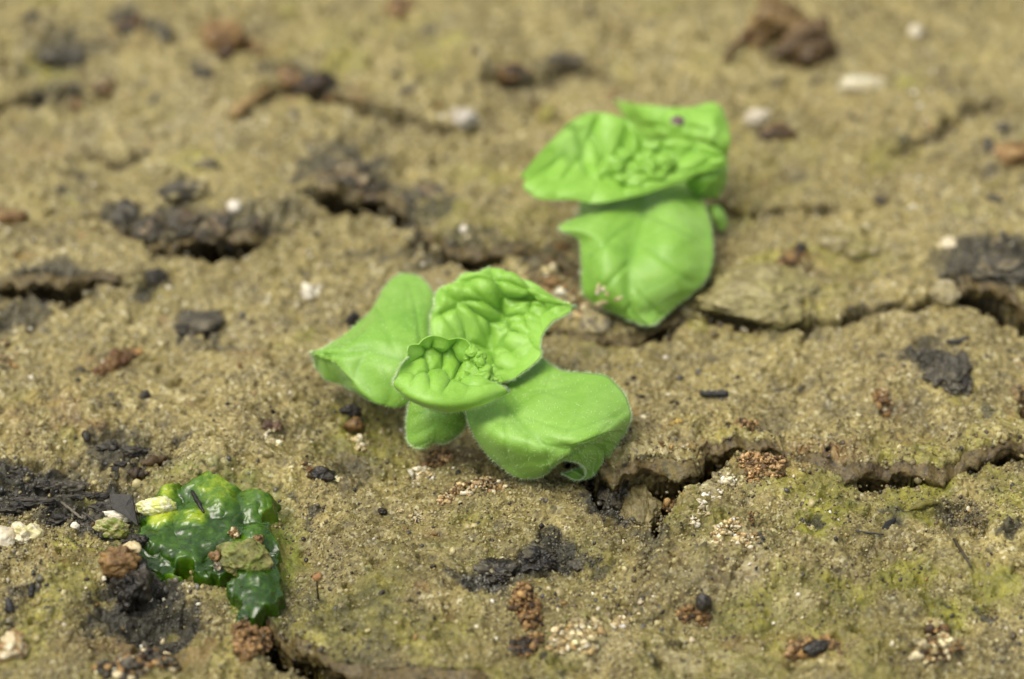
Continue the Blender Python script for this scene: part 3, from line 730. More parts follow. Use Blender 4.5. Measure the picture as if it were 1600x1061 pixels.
def crom(P, n):
    P = np.asarray(P, float); k = len(P)
    Q = np.concatenate([[2 * P[0] - P[1]], P, [2 * P[-1] - P[-2]]])
    t = np.linspace(0, k - 1, n); i = np.minimum(t.astype(int), k - 2); f = (t - i).reshape([-1] + [1] * (P.ndim - 1))
    a, b_, c, d = Q[i], Q[i + 1], Q[i + 2], Q[i + 3]
    return .5 * (2 * b_ + (c - a) * f + (2 * a - 5 * b_ + 4 * c - d) * f ** 2 + (3 * b_ - a - 3 * c + d) * f ** 3)
def worley(U, Vv, seeds):
    d1 = np.full(U.shape, 9.); d2 = np.full(U.shape, 9.)
    for a, b_ in seeds:
        d = np.hypot(U - a, Vv - b_)
        k = d < d1
        d2 = np.where(k, d1, np.minimum(d2, d)); d1 = np.where(k, d, d1)
    return d1, d2
def leaf(parent, grid, tr, nu=90, nv=90, puck=0, cell=.16, groove=.02, seed=0, mat=None, hairs=1400, mid=True, nsec=4, label=None, wav=.01, zs=1.0, thick=.010, name='leaf', sec=1.0, flip=1, zo=0.0, pm=None, scal=None):
    """grid: rows from leaf base to tip (or rim to rim), each a list of (x, y, z); x, y on the photo through tr, z height in cm"""
    G = np.array(grid, float)
    x = tr[0] + tr[2] * G[..., 0]; y = tr[1] + tr[2] * G[..., 1]
    P = at(x, y, G[..., 2] * zs + zo)
    A = crom(P, nu); A = crom(A.transpose(1, 0, 2), nv).transpose(1, 0, 2)     # nu x nv x 3
    du = np.gradient(A, axis=0); dv = np.gradient(A, axis=1)
    N = np.cross(du, dv); N /= np.linalg.norm(N, axis=2)[..., None] + 1e-9
    view = CAM - A
    N *= np.sign((N * view).sum(2).mean()) * flip
    lu = np.linalg.norm(du, axis=2).sum(0).mean(); lv = np.linalg.norm(dv, axis=2).sum(1).mean()
    U, W = np.meshgrid(np.linspace(0, 1, nu), np.linspace(0, 1, nv), indexing='ij')
    Us, Ws = U * lu, W * lv
    rg = np.random.default_rng(100 + seed)
    h = np.zeros_like(U); vein = np.zeros_like(U)
    wu = Us + .03 * vn(Us / .2, Ws / .2, seed); wv = Ws + .03 * vn(Us / .2, Ws / .2, seed + 9)
    if mid:
        dm = np.abs(W - .5 - .03 * np.sin(U * 5 + seed)) * lv
        wid = .035 * (1.2 - U)
        h -= groove * 1.6 * np.exp(-(dm / (.035 + wid)) ** 2); vein = np.maximum(vein, np.exp(-(dm / (.010 + .3 * wid)) ** 2) * .8)
        side = np.sign(W - .5)
        tt = (U - .55 * np.abs(W - .5) * 1.3 + .05 * side + .25 * (np.abs(W - .5)) ** 2) * nsec
        fr = np.abs(tt - np.round(tt)) * lu / nsec
        env = sst(0, .05, np.abs(W - .5)) * sst(.5, .40, np.abs(W - .5)) * sst(.0, .12, U) * sec
        h -= groove * .8 * np.exp(-(fr / .035) ** 2) * env; vein = np.maximum(vein, .85 * np.exp(-(fr / .014) ** 2) * env)
    # net of fine veins, puffed between them
    c = cell
    nu_, nv_ = max(2, int(lu / c)), max(2, int(lv / c))
    sd = [((i + .5 + rg.uniform(-.38, .38)) * lu / nu_, (j + .5 * (i % 2) + .25 + rg.uniform(-.38, .38)) * lv / nv_) for i in range(nu_) for j in range(nv_)]
    d1, d2 = worley(wu, wv, sd)
    e = (d2 - d1) / c
    dome = .8 * e * e / (e * e + .075) + .45 * (1 - np.clip(d1 / c, 0, 1) ** 2)
    h += (puck if puck else .0045) * (dome - .45)
    vein = np.maximum(vein, (1.0 * np.exp(-(e / .20) ** 2) * (.2 + .8 * (pm(U, W) if pm else 1))) if puck else .42 * np.exp(-(e / .09) ** 2))
    if puck and pm: h = h * pm(U, W)
    if puck:
        c2 = cell * .45; a_, b2 = int(lu / c2), int(lv / c2)
        sd = [((i + rg.random()) * lu / a_, (j + rg.random()) * lv / b2) for i in range(a_) for j in range(b2)]
        q1, q2 = worley(wu, wv, sd); eq = (q2 - q1) / c2; h += (pm(U, W) if pm else 1) * puck * .06 * eq * eq / (eq * eq + .12)
    h += wav * 2 * vn(Us / .35, Ws / .35, seed + 4) + wav * .6 * vn(Us / .12, Ws / .12, seed + 5)
    A2 = A + N * h[..., None]
    h_keep = h
    # rim: slight ruffle in the plane of the leaf
    rimd = np.minimum(np.minimum(W, 1 - W) * lv, np.where(U > .5, (1 - U) * lu, 9))
    ctr = A.mean((0, 1)); outd = A - ctr; outd /= np.linalg.norm(outd, axis=2)[..., None]
    A2 += outd * (np.exp(-rimd / .08) * (.010 + (puck * .2)) * (vn(Us / .22, Ws / .22, seed + 2)))[..., None]
    if scal:
        sd_, amp, wl_ = scal
        if sd_ == 'v0': A2 += outd * (np.exp(-W * lv / .09) * amp * (np.abs(np.sin(3.1416 * (Us + .04 * np.sin(9 * Us)) / wl_)) - .6) * sst(1, .7, U))[..., None]
        else: A2 += outd * (np.exp(-U * lu / .09) * amp * (np.abs(np.sin(3.1416 * (Ws + .04 * np.sin(9 * Ws)) / wl_)) - .6))[..., None]
    f = grid_faces(nu, nv)
    if (np.cross(A2[1, 0] - A2[0, 0], A2[0, 1] - A2[0, 0]) @ N[0, 0]) > 0: f = f[:, ::-1]
    me = mesh(name, A2.reshape(-1, 3), f, mat or M_leaf, {'vein': ('FLOAT', vein.ravel())})
    o = obj(name, me, parent)
    if label: o['label'] = label
    sm = o.modifiers.new('thickness', 'SOLIDIFY'); sm.thickness = thick; sm.offset = -1 
    if hairs:
        hairs = int(hairs * 1.7); e1 = [A2[:, 0], A2[:, -1], A2[-1], A2[0]]
        base, dirs, ln = [], [], []
        ne = int(hairs * .75)
        for k in range(ne):
            s_ = rg.integers(0, 3); E = e1[s_]; i = rg.integers(0, len(E)); j = min(i + 1, len(E) - 1)
            p = E[i] + (E[j] - E[i]) * rg.random()
            ii, jj = ((i, 0), (i, nv - 1), (nu - 1, i))[s_]
            inner = A2[min(max(ii, 2), nu - 3), min(max(jj, 2), nv - 3)]
            d = (A2[ii, jj] - inner); d /= np.linalg.norm(d) + 1e-9
            base.append(p); dirs.append(d + N[ii, jj] * rg.uniform(-.6, .9) + rg.normal(0, .3, 3)); ln.append(rg.uniform(.018, .042))
        for k in range(hairs - ne):
            ii, jj = rg.integers(1, nu - 1), rg.integers(1, nv - 1)
            base.append(A2[ii, jj]); dirs.append(N[ii, jj] + rg.normal(0, .35, 3)); ln.append(rg.uniform(.012, .028))
        base = np.array(base); dirs = np.array(dirs); dirs /= np.linalg.norm(dirs, axis=1)[:, None]; ln = np.array(ln)
        a = np.cross(dirs, [.3, .5, .8]); a /= np.linalg.norm(a, axis=1)[:, None]; bb = np.cross(dirs, a)
        r = .0013
        vs = np.concatenate([base + a * r, base + (-.5 * a + .87 * bb) * r, base + (-.5 * a - .87 * bb) * r, base + dirs * ln[:, None]])
        n = len(base); i = np.arange(n)
        fs = np.concatenate([np.stack([i, i + n, i + 3 * n], 1), np.stack([i + n, i + 2 * n, i + 3 * n], 1), np.stack([i + 2 * n, i, i + 3 * n], 1)])
        hm = mesh('leaf_hair', vs, fs, M_hair)
        hm.transform(Matrix.Translation(-Vector(parent.location)))
        ho = bpy.data.objects.new('leaf_hair', hm); COL.objects.link(ho); ho.parent = o; ho['kind'] = 'stuff'
    return o

# ---- front seedling (leaf grids read off the photo; x, y in a 0.35 px grid starting at 460, 400)
F = (460, 400, .35)
p1 = root('leafy_seedling', 745, 640, 'sharply focused bright green seedling with puckered young leaves, in front centre on the soil', 'seedling')
leaf(p1, [
 [(650,330,.55),(675,400,.60),(680,450,.55),(660,520,.45),(620,600,.35),(640,590,.25)],
 [(628,180,.72),(600,290,.86),(570,400,.90),(540,520,.78),(525,646,.52),(540,640,.36)],
 [(560,92,.66),(540,240,.92),(505,370,.98),(480,520,.84),(475,660,.52),(480,655,.36)],
 [(475,76,.58),(460,220,.90),(420,360,.98),(385,500,.84),(425,662,.50),(420,655,.36)],
 [(400,135,.60),(375,260,.86),(330,370,.92),(305,480,.80),(345,640,.54),(340,640,.36)],
 [(325,250,.62),(280,345,.80),(240,410,.84),(215,480,.76),(262,575,.62),(262,600,.36)],
 [(225,345,.64),(190,388,.74),(165,425,.76),(160,455,.72),(190,495,.66),(215,572,.30)],
 [(140,398,.64),(118,412,.66),(103,424,.66),(102,438,.66),(120,452,.64),(140,548,.30)],
 [(92,424,.60),(86,427,.60),(82,431,.60),(82,437,.58),(86,447,.54),(98,500,.30)]],
 F, 100, 90, 0, .22, .016, 1, nsec=4, zs=.62, wav=.008, sec=.7, label='broad smooth left leaf with its tip edge folded under')
leaf(p1, [
 [(790,575,.30),(820,575,.30),(850,570,.30),(880,570,.32),(905,578,.36)],
 [(640,420,.72),(740,440,.55),(860,480,.42),(925,505,.52),(978,553,.62)],
 [(603,262,1.05),(735,300,.90),(885,380,.62),(1000,430,.68),(1092,455,.78)],
 [(655,150,1.26),(780,190,1.20),(930,290,.82),(1020,335,.86),(1104,402,.92)],
 [(790,82,1.42),(880,130,1.36),(980,220,1.02),(1050,270,.98),(1112,348,.98)],
 [(930,80,1.38),(1000,130,1.36),(1075,195,1.12),(1115,238,1.04),(1158,296,1.0)],
 [(1110,172,1.22),(1140,195,1.20),(1165,212,1.12),(1182,235,1.08),(1204,268,1.04)],
 [(1232,221,1.12),(1238,224,1.10),(1245,228,1.08),(1242,233,1.07),(1236,240,1.06)]],
 F, 160, 160, .064, .145, .028, 2, wav=.004, mat=M_leaf2, nsec=5, zs=.43, zo=.20, pm=lambda U, W: .10 + .90 * sst(.9, .55, W) * sst(.95, .7, U) * sst(.0, .10, W), scal=('v0', .034, .20), hairs=1600, label='large upright puckered leaf at the back with a pointed tip')
leaf(p1, [
 [(520,640,.36),(580,640,.40),(640,640,.42),(700,640,.40),(755,650,.34)],
 [(505,700,.26),(570,705,.34),(640,710,.36),(700,705,.34),(758,700,.28)],
 [(494,760,.16),(560,770,.24),(630,775,.26),(700,765,.24),(759,752,.2)],
 [(500,822,.08),(560,828,.14),(620,828,.16),(690,815,.15),(737,797,.12)],
 [(532,857,.05),(565,861,.07),(620,852,.08),(670,842,.08),(708,830,.07)]],
 F, 60, 60, 0, .2, .010, 3, hairs=700, nsec=3, mat=M_leaf, label='small shaded lower leaf under the puckered rosette')
leaf(p1, [
 [(762,650,.30),(850,620,.34),(930,570,.34),(1000,520,.34),(1085,440,.36)],
 [(768,700,.34),(865,700,.42),(960,650,.42),(1050,580,.42),(1135,480,.40)],
 [(788,770,.34),(890,760,.50),(1000,700,.50),(1100,620,.50),(1205,522,.42)],
 [(830,850,.26),(940,830,.48),(1060,770,.56),(1170,690,.56),(1300,532,.44)],
 [(905,925,.16),(1010,890,.40),(1130,830,.56),(1250,750,.60),(1400,545,.46)],
 [(1000,987,.10),(1090,930,.34),(1200,860,.54),(1320,780,.60),(1470,622,.44)],
 [(1072,992,.10),(1140,938,.34),(1240,870,.52),(1360,790,.58),(1498,690,.42)],
 [(1122,972,.16),(1185,912,.38),(1280,862,.50),(1390,795,.54),(1502,735,.38)],
 [(1165,928,.27),(1225,885,.40),(1310,850,.46),(1410,800,.48),(1492,765,.32)],
 [(1222,909,.34),(1278,885,.40),(1345,855,.40),(1425,815,.40),(1478,795,.24)],
 [(1272,922,.30),(1318,905,.32),(1378,880,.30),(1430,842,.28),(1462,822,.16)],
 [(1303,950,.20),(1342,940,.20),(1385,915,.18),(1425,865,.16),(1450,840,.10)],
 [(1300,982,.10),(1335,978,.10),(1362,955,.09),(1400,900,.08),(1430,860,.05)],
 [(1262,1000,.05),(1290,995,.05),(1320,980,.05),(1360,930,.05),(1400,880,.03)],
 [(1200,978,.06),(1240,965,.06),(1290,950,.06),(1330,920,.06),(1370,880,.05)]],
 F, 150, 80, 0, .24, .016, 4, nsec=5, hairs=2200, wav=.008, sec=.7, label='large lower right leaf whose tip curls under into a tube')
leaf(p1, [
 [(492,438,1.0),(530,392,1.06),(595,364,1.10),(665,355,1.10),(735,368,1.06),(795,402,1.0),(835,455,.90),(855,520,.72)],
 [(478,465,.98),(545,425,.86),(605,405,.84),(665,400,.84),(725,412,.80),(775,448,.74),(815,488,.66),(843,533,.60)],
 [(466,498,.92),(540,470,.74),(600,462,.66),(660,462,.60),(715,478,.54),(760,505,.48),(795,540,.50),(845,552,.58)],
 [(458,530,.86),(530,515,.76),(590,520,.72),(645,530,.66),(695,545,.60),(735,560,.58),(800,553,.68),(885,562,.66)],
 [(463,548,.80),(520,560,.82),(580,575,.82),(640,585,.80),(700,592,.74),(760,585,.72),(845,578,.72),(918,580,.64)],
 [(462,580,.70),(505,610,.74),(570,638,.76),(635,652,.74),(700,652,.70),(780,640,.66),(865,615,.66),(938,596,.60)],
 [(482,614,.56),(510,638,.54),(572,668,.52),(635,680,.52),(700,683,.50),(788,671,.50),(880,640,.52),(950,603,.52)]],
 F, 140, 160, .060, .145, .0, 5, mat=M_leaf2, mid=False, zs=.42, zo=.43, pm=lambda U, W: sst(.0, .17, U) * sst(.80, .46, U) * sst(.05, .26, W) * sst(1, .88, W) * .95 + .05, scal=('u0', .034, .19), hairs=1800, wav=.006, label='front cupped puckered young leaf with a pale rolled lip')
def knobs(parent, lst, tr, seed, label, kz=(1, 0)):
    vs, fs, off = [], [], 0
    vv, ff = ico(4, 0, 2); vv = vv / np.linalg.norm(vv, axis=1)[:, None]
    for i, (x, y, z, r) in enumerate(lst):
        c = at(tr[0] + tr[2] * x, tr[1] + tr[2] * y, z * kz[0] + kz[1])
        k = 1 + .55 * n3(vv, 1.0, 900 + seed + i)
        vs.append(vv * k[:, None] * np.array([r, r * .9, r * .8]) * 1.25 + c + np.array([0, 0, -.3 * r])); fs.append(ff + off); off += len(vv)
    me = mesh('bud_leaf', np.vstack(vs), np.vstack(fs), M_leaf2, {'vein': ('FLOAT', np.zeros(off))})
    o = obj('bud_leaf', me, parent); o['label'] = label; return o
knobs(p1, [(800,420,.90,.045),(822,445,.86,.045),(836,475,.80,.045),(846,503,.74,.04),(850,528,.68,.04),(812,520,.62,.05),(785,500,.62,.05),(800,470,.66,.05),(868,545,.60,.045),(898,548,.58,.04),(760,535,.56,.05),(780,455,.70,.05)], F, 1, 'knobbly unopened leaflets in the heart of the rosette', (.42, .44))
def crown(parent, px, py, h, r):
    c = gp(px, py); P = [c + np.array([0, 0, -.1]), c + np.array([.01, 0, h * .5]), c + np.array([0, .02, h])]
    t = np.linspace(0, 2, 10); P = np.stack([np.interp(t, [0, 1, 2], [p[j] for p in P]) for j in range(3)], 1)
    v, q, tr_ = tube(P, np.linspace(r, r * 1.5, 10), 12)
    me = bpy.data.meshes.new('stem'); me.from_pydata([tuple(x) for x in v], [], [tuple(x) for x in q] + [tuple(x) for x in tr_]); me.materials.append(M_leaf)
    for p_ in me.polygons: p_.use_smooth = True
    obj('stem', me, parent)
crown(p1, 765, 655, .42, .07)

# ---- back seedling (0.377 px grid from 780, 130)
B = (780, 130, .377)
p2 = root('leafy_seedling', 1000, 335, 'blurred yellow green seedling further back on the right, above the crack', 'seedling')
leaf(p2, [
 [(480,62,.62),(560,86,.80),(690,96,.92),(800,92,.98),(890,76,1.0),(940,108,.92)],
 [(520,130,.58),(600,150,.74),(700,160,.84),(810,150,.94),(900,140,1.0),(955,165,.88)],
 [(560,200,.50),(640,220,.62),(720,230,.70),(810,225,.80),(890,220,.90),(955,235,.82)],
 [(600,300,.40),(680,300,.46),(750,300,.50),(820,310,.56),(890,310,.62),(938,318,.58)]],
 B, 70, 70, .02, .2, .012, 11, zs=.75, hairs=0, mat=M_leaf2, label='hindmost leaf with a brown blemish near its middle')
leaf(p2, [
 [(760,360,.56),(830,340,.6),(890,320,.6),(945,300,.56)],
 [(770,410,.46),(840,400,.54),(900,380,.56),(946,360,.5)],
 [(790,455,.34),(850,440,.44),(900,425,.46),(944,415,.4)],
 [(835,478,.24),(865,484,.26),(900,480,.26),(930,455,.26)]],
 B, 50, 50, 0, .2, .008, 12, hairs=0, nsec=3, label='right leaf bending down behind the rosette')
leaf(p2, [
 [(860,500,.22),(885,505,.26),(905,512,.24)],
 [(868,540,.2),(900,545,.26),(932,545,.2)],
 [(880,585,.14),(912,590,.18),(944,582,.14)],
 [(890,605,.1),(915,618,.12),(936,607,.1)]],
 B, 24, 24, 0, .2, .004, 13, hairs=0, nsec=2, label='tiny leaf tip poking out on the right')
leaf(p2, [
 [(345,430,.22),(450,425,.30),(585,425,.30),(710,410,.30),(820,405,.24)],
 [(335,500,.32),(450,480,.46),(585,485,.42),(710,460,.46),(832,450,.34)],
 [(328,555,.44),(440,530,.58),(583,530,.54),(720,520,.60),(860,525,.42)],
 [(250,600,.54),(400,590,.64),(580,580,.58),(728,575,.64),(884,595,.46)],
 [(332,655,.48),(435,650,.64),(575,645,.58),(732,640,.64),(892,655,.46)],
 [(334,725,.40),(432,720,.56),(565,722,.53),(732,715,.58),(892,722,.40)],
 [(338,810,.28),(430,815,.42),(555,818,.42),(720,812,.44),(868,802,.30)],
 [(365,878,.15),(450,892,.26),(550,903,.28),(680,892,.28),(808,866,.20)],
 [(448,948,.08),(500,955,.12),(560,962,.14),(640,952,.15),(735,930,.12)],
 [(515,984,.04),(560,996,.06),(602,1001,.07),(648,997,.07),(692,972,.07)]],
 B, 100, 80, 0, .3, .018, 14, zs=.78, hairs=900, nsec=4, wav=.012, label='broad front leaf hanging down over the crack edge')
leaf(p2, [
 [(82,388,.78),(200,255,.98),(325,140,1.18),(430,122,1.22),(545,160,1.10),(620,235,.92),(720,229,.98),(850,250,.92),(922,292,.82)],
 [(92,395,.74),(232,292,.82),(330,210,.92),(440,200,.94),(550,235,.84),(620,285,.72),(720,268,.82),(840,283,.82),(928,308,.78)],
 [(98,408,.70),(240,345,.66),(340,340,.56),(430,355,.50),(510,372,.46),(590,375,.48),(690,345,.62),(800,335,.72),(926,325,.74)],
 [(96,418,.68),(225,400,.66),(330,395,.62),(430,398,.60),(505,420,.54),(590,400,.58),(690,375,.64),(790,362,.70),(915,342,.70)],
 [(92,434,.64),(190,450,.62),(300,452,.60),(430,448,.58),(525,450,.56),(615,425,.58),(712,398,.60),(800,380,.64),(900,352,.66)],
 [(100,450,.58),(180,478,.54),(300,488,.50),(420,496,.48),(530,482,.48),(640,445,.50),(750,406,.54),(830,385,.58),(893,358,.62)]],
 B, 110, 170, .065, .2, .0, 15, mat=M_leaf2, mid=False, zs=.42, zo=.36, pm=lambda U, W: sst(.0, .16, U) * sst(.70, .5, U) * sst(.05, .25, W) * .85 + .15, hairs=0, wav=.01, label='cupped puckered rosette leaf spreading left and right')
knobs(p2, [(480,330,.72,.08),(520,300,.78,.07),(560,350,.66,.08),(600,320,.74,.07),(640,345,.72,.075),(520,380,.6,.06),(575,390,.58,.07),(620,300,.78,.06),(680,320,.76,.07),(450,360,.62,.06)], B, 40, 'cluster of knobbly unopened leaflets', (.5, .34))
crown(p2, 1000, 330, .42, .08)
o = lump('blemish', '', '', 780 + .377 * 742, 130 + .377 * 155, 9, 7, M_clod, [(.10, .06, .07), (.16, .10, .10)], .3, .3, 5, parent=p2, zadd=0, sub=3)
o.location = Vector(at(780 + .377 * 742, 130 + .377 * 155, .90)) - Vector(gp(780 + .377 * 742, 130 + .377 * 155))

# ================================================================ GREEN ALGAE
def algae():
    domes = [(268,770,30,22,.13,.8),(340,775,48,34,.20,.62),(400,790,36,26,.13,.35),(255,808,34,18,.12,1.0),(300,812,28,16,.12,.75),(300,800,30,16,.10,.3),
             (330,830,60,26,.10,.1),(400,838,34,22,.15,.3),(428,835,22,26,.10,.15),(250,845,34,20,.10,.15),(290,860,36,20,.10,.1),(300,878,20,12,.08,.3),(372,868,36,22,.10,.75),
             (395,915,34,22,.07,.1),(405,940,22,20,.05,.05),(380,800,18,10,.08,.1),(225,830,24,18,.08,.2),(440,850,16,30,.05,.2),(270,830,22,12,.07,.2),(360,810,18,12,.10,.12),(425,800,18,14,.07,.4),(290,908,30,7,.05,.5)]
    x0, x1 = at(190, 850)[0], at(475, 850)[0]; y0, y1 = at(300, 975)[1], at(300, 725)[1]
    n = 330; xs = np.linspace(x0, x1, n); ys = np.linspace(y0, y1, n)
    X, Y = np.meshgrid(xs, ys); x = X.ravel(); y = Y.ravel()
    gr = ground(x, y)[0]
    wx = x + .13 * fbm(x, y, .3, 4, 820, .6); wy = y + .10 * fbm(x, y, .3, 4, 830, .6)
    wx2 = x + .065 * fbm(x, y, .28, 3, 820, .5); wy2 = y + .055 * fbm(x, y, .28, 3, 830, .5)
    h = np.zeros_like(x) - .5; tint = np.zeros_like(x)
    film = blobs(wx, wy, prep([(330,800,105,50,1),(290,850,85,45,1),(400,860,48,62,1),(395,925,36,36,1)]), .15)
    h = np.where(film > 0, -.13 + .15 * film, -.3)
    base = at(330, 830)
    for px, py, rx, ry, hh, tn in domes:
        c = at(px, py); sx, sy = pxscale(px, py)
        d2_ = ((wx2 - c[0]) / (rx * sx)) ** 2 + ((wy2 - c[1]) / (ry * sy * 1.15)) ** 2
        k = np.sqrt(np.clip(1 - d2_, 0, 1)) * hh * sst(.12, .75, film) + .02 * np.clip(1.2 - d2_, 0, 1)
        e = .035
        m_ = np.maximum(h, k - .0); h = np.where(film > .2, m_ + e * np.exp(-np.abs(h - k) / e) * .5 * (k > 0), h)
        tint = np.maximum(tint, tn * np.clip(1.1 - d2_, 0, 1))
    h = np.where(h > .02, .02 + (h - .02) * .62, h); h += sst(.1, .5, film) * .030 * fbm(x, y, .24, 2, 840, .45) + .010 * np.abs(fbm(x, y, .07, 2, 846))
    level = np.full_like(x, 0)
    sm = gz(base[0], base[1])
    ed = sst(.12, .75, film); h = h * (.35 + .65 * ed)
    z = ed * (-.03 + h) + (1 - ed) * (gr - .035 + .5 * np.maximum(h, 0) + .02 * (film > .2))
    # little dark hole at the front rim
    hc = at(288, 893); z = z - .4 * np.exp(-(((x - hc[0]) / .05) ** 4 + ((y - hc[1]) / .06) ** 4))
    z = np.where(film < .15, gr - .12, z)
    tint = tint * .85 + .25 * np.clip(1 - film, 0, 1)
    f = grid_faces(n, n)
    # drop cells that are wholly buried, so that only the wet patch itself stays
    bur = (z < gr - .05).reshape(-1); keep = ~(bur[f].all(1))
    f = f[keep]
    used = np.unique(f); mp = np.full(n * n, -1); mp[used] = np.arange(len(used))
    V_ = np.stack([x, y, z], 1)[used]
    m, nt, b, out = new_mat('wet_green_algae'); co = coords(nt)
    a = nd(nt, 'ShaderNodeAttribute', attribute_name='tone').outputs['Fac']
    nn = noise(nt, 13, 5, .7, co)
    c = ramp(nt, math_(nt, 'ADD', a, math_(nt, 'MULTIPLY', math_(nt, 'SUBTRACT', nn, .5), 1.0)), [(0, (.014, .042, .001)), (.22, (.036, .095, .002)), (.46, (.085, .165, .004)), (.7, (.24, .32, .010)), (1, (.42, .46, .05))])
    nt.links.new(c, b.inputs['Base Color']); b.inputs['Roughness'].default_value = .26
    b.inputs['Specular IOR Level'].default_value = .4; b.inputs['Coat Weight'].default_value = .2; b.inputs['Coat Roughness'].default_value = .14
    b.inputs['Subsurface Weight'].default_value = .3; b.inputs['Subsurface Radius'].default_value = (.03, .08, .01); b.inputs['Subsurface Scale'].default_value = 1
    nt.links.new(bump(nt, noise(nt, 34, 4, .6, co), .22, .008, bump(nt, noise(nt, 9, 2, .5, co), .25, .02)), b.inputs['Normal'])
    me = mesh('algae_patch', V_, mp[f], m, {'tone': ('FLOAT', tint[used])})
    o = obj('algae_patch', me, loc=tuple(gp(330, 830)))
    tag(o, 'glossy wet patch of bubbling dark green algae jelly at lower left', 'algae')
    return o
alg = algae()

# ================================================================ STONES, CRUMBS, CLODS, TWIGS
# crumbs near the front plant
r = root('soil_crumb', 426, 678, 'small crumb with two brown knobs and a cream foot, left of the small lower leaf', 'crumb')
lump('knob', '', '', 419, 672, 9, 7, M_crumb, [BROWN[3], (.09, .05, .03)], .3, .8, 31, 1.1, parent=r, sub=4)
lump('knob', '', '', 433, 671, 9, 7, M_crumb, [BROWN[3], (.14, .08, .04)], .3, .8, 32, 1.1, parent=r, sub=4)
crumbs('foot', '', '', [(426, 682, 13)], 24, 4.5, CREAM + TAN, parent=r)
r = root('soil_crumb', 555, 668, 'crumb with a shiny black cap over a rusty middle and cream foot', 'crumb')
lump('cap', '', '', 552, 659, 17, 9, M_black, BLACK, .3, .7, 33, 1.6, parent=r, sub=5, zadd=.04)
lump('middle', '', '', 556, 672, 13, 10, M_crumb, BROWN, .3, .9, 34, .9, parent=r, sub=4)
crumbs('foot', '', '', [(558, 688, 7), (562, 700, 7)], 14, 4.5, CREAM, parent=r)
r = root('soil_crumb', 502, 748, 'flat shiny black nugget with tan crumbs on both sides, above the bare soil', 'crumb')
lump('nugget', '', '', 502, 747, 18, 11, M_black, BLACK, .3, .7, 35, .7, parent=r, sub=5)
crumbs('rim', '', '', [(484, 738, 9), (478, 730, 8)], 26, 3.5, BROWN + TAN, parent=r)
crumbs('rim', '', '', [(529, 750, 6)], 8, 3.2, CREAM + WHITE, parent=r)
crumbs('crumb_heap', 'rusty brown granular crumb just below the small lower leaf', 'crumb', [(690, 712, 19), (672, 722, 12)], 110, 3.6, BROWN + [(.34, .22, .10)])
crumbs('crumb_heap', 'loose scatter of cream granules left below the small lower leaf', 'crumb', [(648, 740, 14), (662, 735, 12), (650, 757, 7), (673, 745, 9)], 46, 3.0, CREAM + WHITE, heap=.3)
crumbs('crumb_heap', 'long ridge of cream to brown granules below the rosette', 'crumb', [(692, 782, 9), (702, 776, 10), (717, 765, 12), (735, 770, 9), (742, 758, 14), (768, 758, 19), (785, 762, 8)], 190, 3.6, BROWN + CREAM + [(.40, .28, .14)] * 3, heap=.5)
crumbs('crumb_heap', 'pair of tiny cream crumbs beneath the long granule ridge', 'crumb', [(624, 798, 6), (650, 806, 10), (657, 813, 7), (678, 802, 4)], 34, 3.4, CREAM + TAN, heap=.5)
crumbs('crumb_heap', 'tan and cream granular clump between the two seedlings', 'crumb', [(862, 435, 24), (885, 440, 28), (880, 462, 22), (905, 470, 20), (915, 485, 16)], 260, 5.4, CREAM + TAN + BROWN[:3], heap=.65)
crumbs('crumb_heap', 'small rusty crumb against the back seedling leaf above the tan clump', 'crumb', [(875, 405, 16), (880, 388, 10)], 50, 4.5, BROWN, heap=.6)
crumbs('leaf_debris', 'cream granules lying on the broad front leaf of the back seedling', 'crumb', [(932, 474, 1)], 2, 3, CREAM)
bpy.data.objects.remove(bpy.data.objects['leaf_debris'])
for k, (px, py, rr, z, lb) in enumerate([(934, 452, 8, .36, 'yellowish grain stuck to the back seedling front leaf'), (950, 459, 4, .38, 'tiny cream grain on the back seedling front leaf'), (964, 466, 6, .38, 'white grain stuck near the midrib of the back leaf'), (941, 472, 9, .2, 'cream flake at the lower rim of the back leaf')]):
    c = at(px, py, z); sx, sy = pxscale(px, py)
    q = [c + RNG.normal(0, rr * sx * .45, 3) for _ in range(7)]
    v, f, cc = granules(np.array(q), [rr * sx * .4] * 7, [CREAM[RNG.integers(4)] for _ in range(7)])
    tag(obj('grain', mesh('grain', v, f, M_crumb, {'tint': ('FLOAT_COLOR', cc)}), loc=tuple(c)), lb, 'grain')
# right crack
crumbs('crumb_heap', 'rusty granular heap on the corner of the right crack', 'crumb', [(1145, 700, 12), (1165, 703, 20), (1175, 722, 22), (1205, 728, 26), (1180, 742, 16)], 420, 3.4, BROWN + [(.36, .22, .09), (.42, .28, .13)] * 2, heap=.5)
lump('soil_clod', 'small black clod beside the rusty heap on the right crack corner', 'clod', 1215, 722, 20, 10, M_black, BLACK + GREY, .45, .6, 41)
crumbs('crumb_heap', 'rusty crumbs hanging along the lip right of the curled leaf tip', 'crumb', [(1050, 731, 6), (1066, 736, 9), (1080, 733, 10), (1092, 728, 8), (1105, 724, 6), (1035, 727, 5)], 130, 2.8, BROWN + [(.34, .2, .08)], heap=.5)
crumbs('crumb_heap', 'string of cream grains on the lip right of the curled leaf tip', 'crumb', [(1010, 722, 5), (1028, 722, 6), (1045, 724, 5), (1070, 715, 8), (990, 720, 4)], 60, 2.6, CREAM + WHITE, heap=.25)
crumbs('crumb_heap', 'chain of bright white granules on the slope below the crack corner', 'crumb', [(1130, 752, 7), (1142, 748, 6), (1104, 780, 8), (1118, 782, 8), (1095, 788, 6), (1126, 770, 5), (1086, 812, 6), (1098, 765, 4)], 62, 3.6, WHITE, heap=.35)
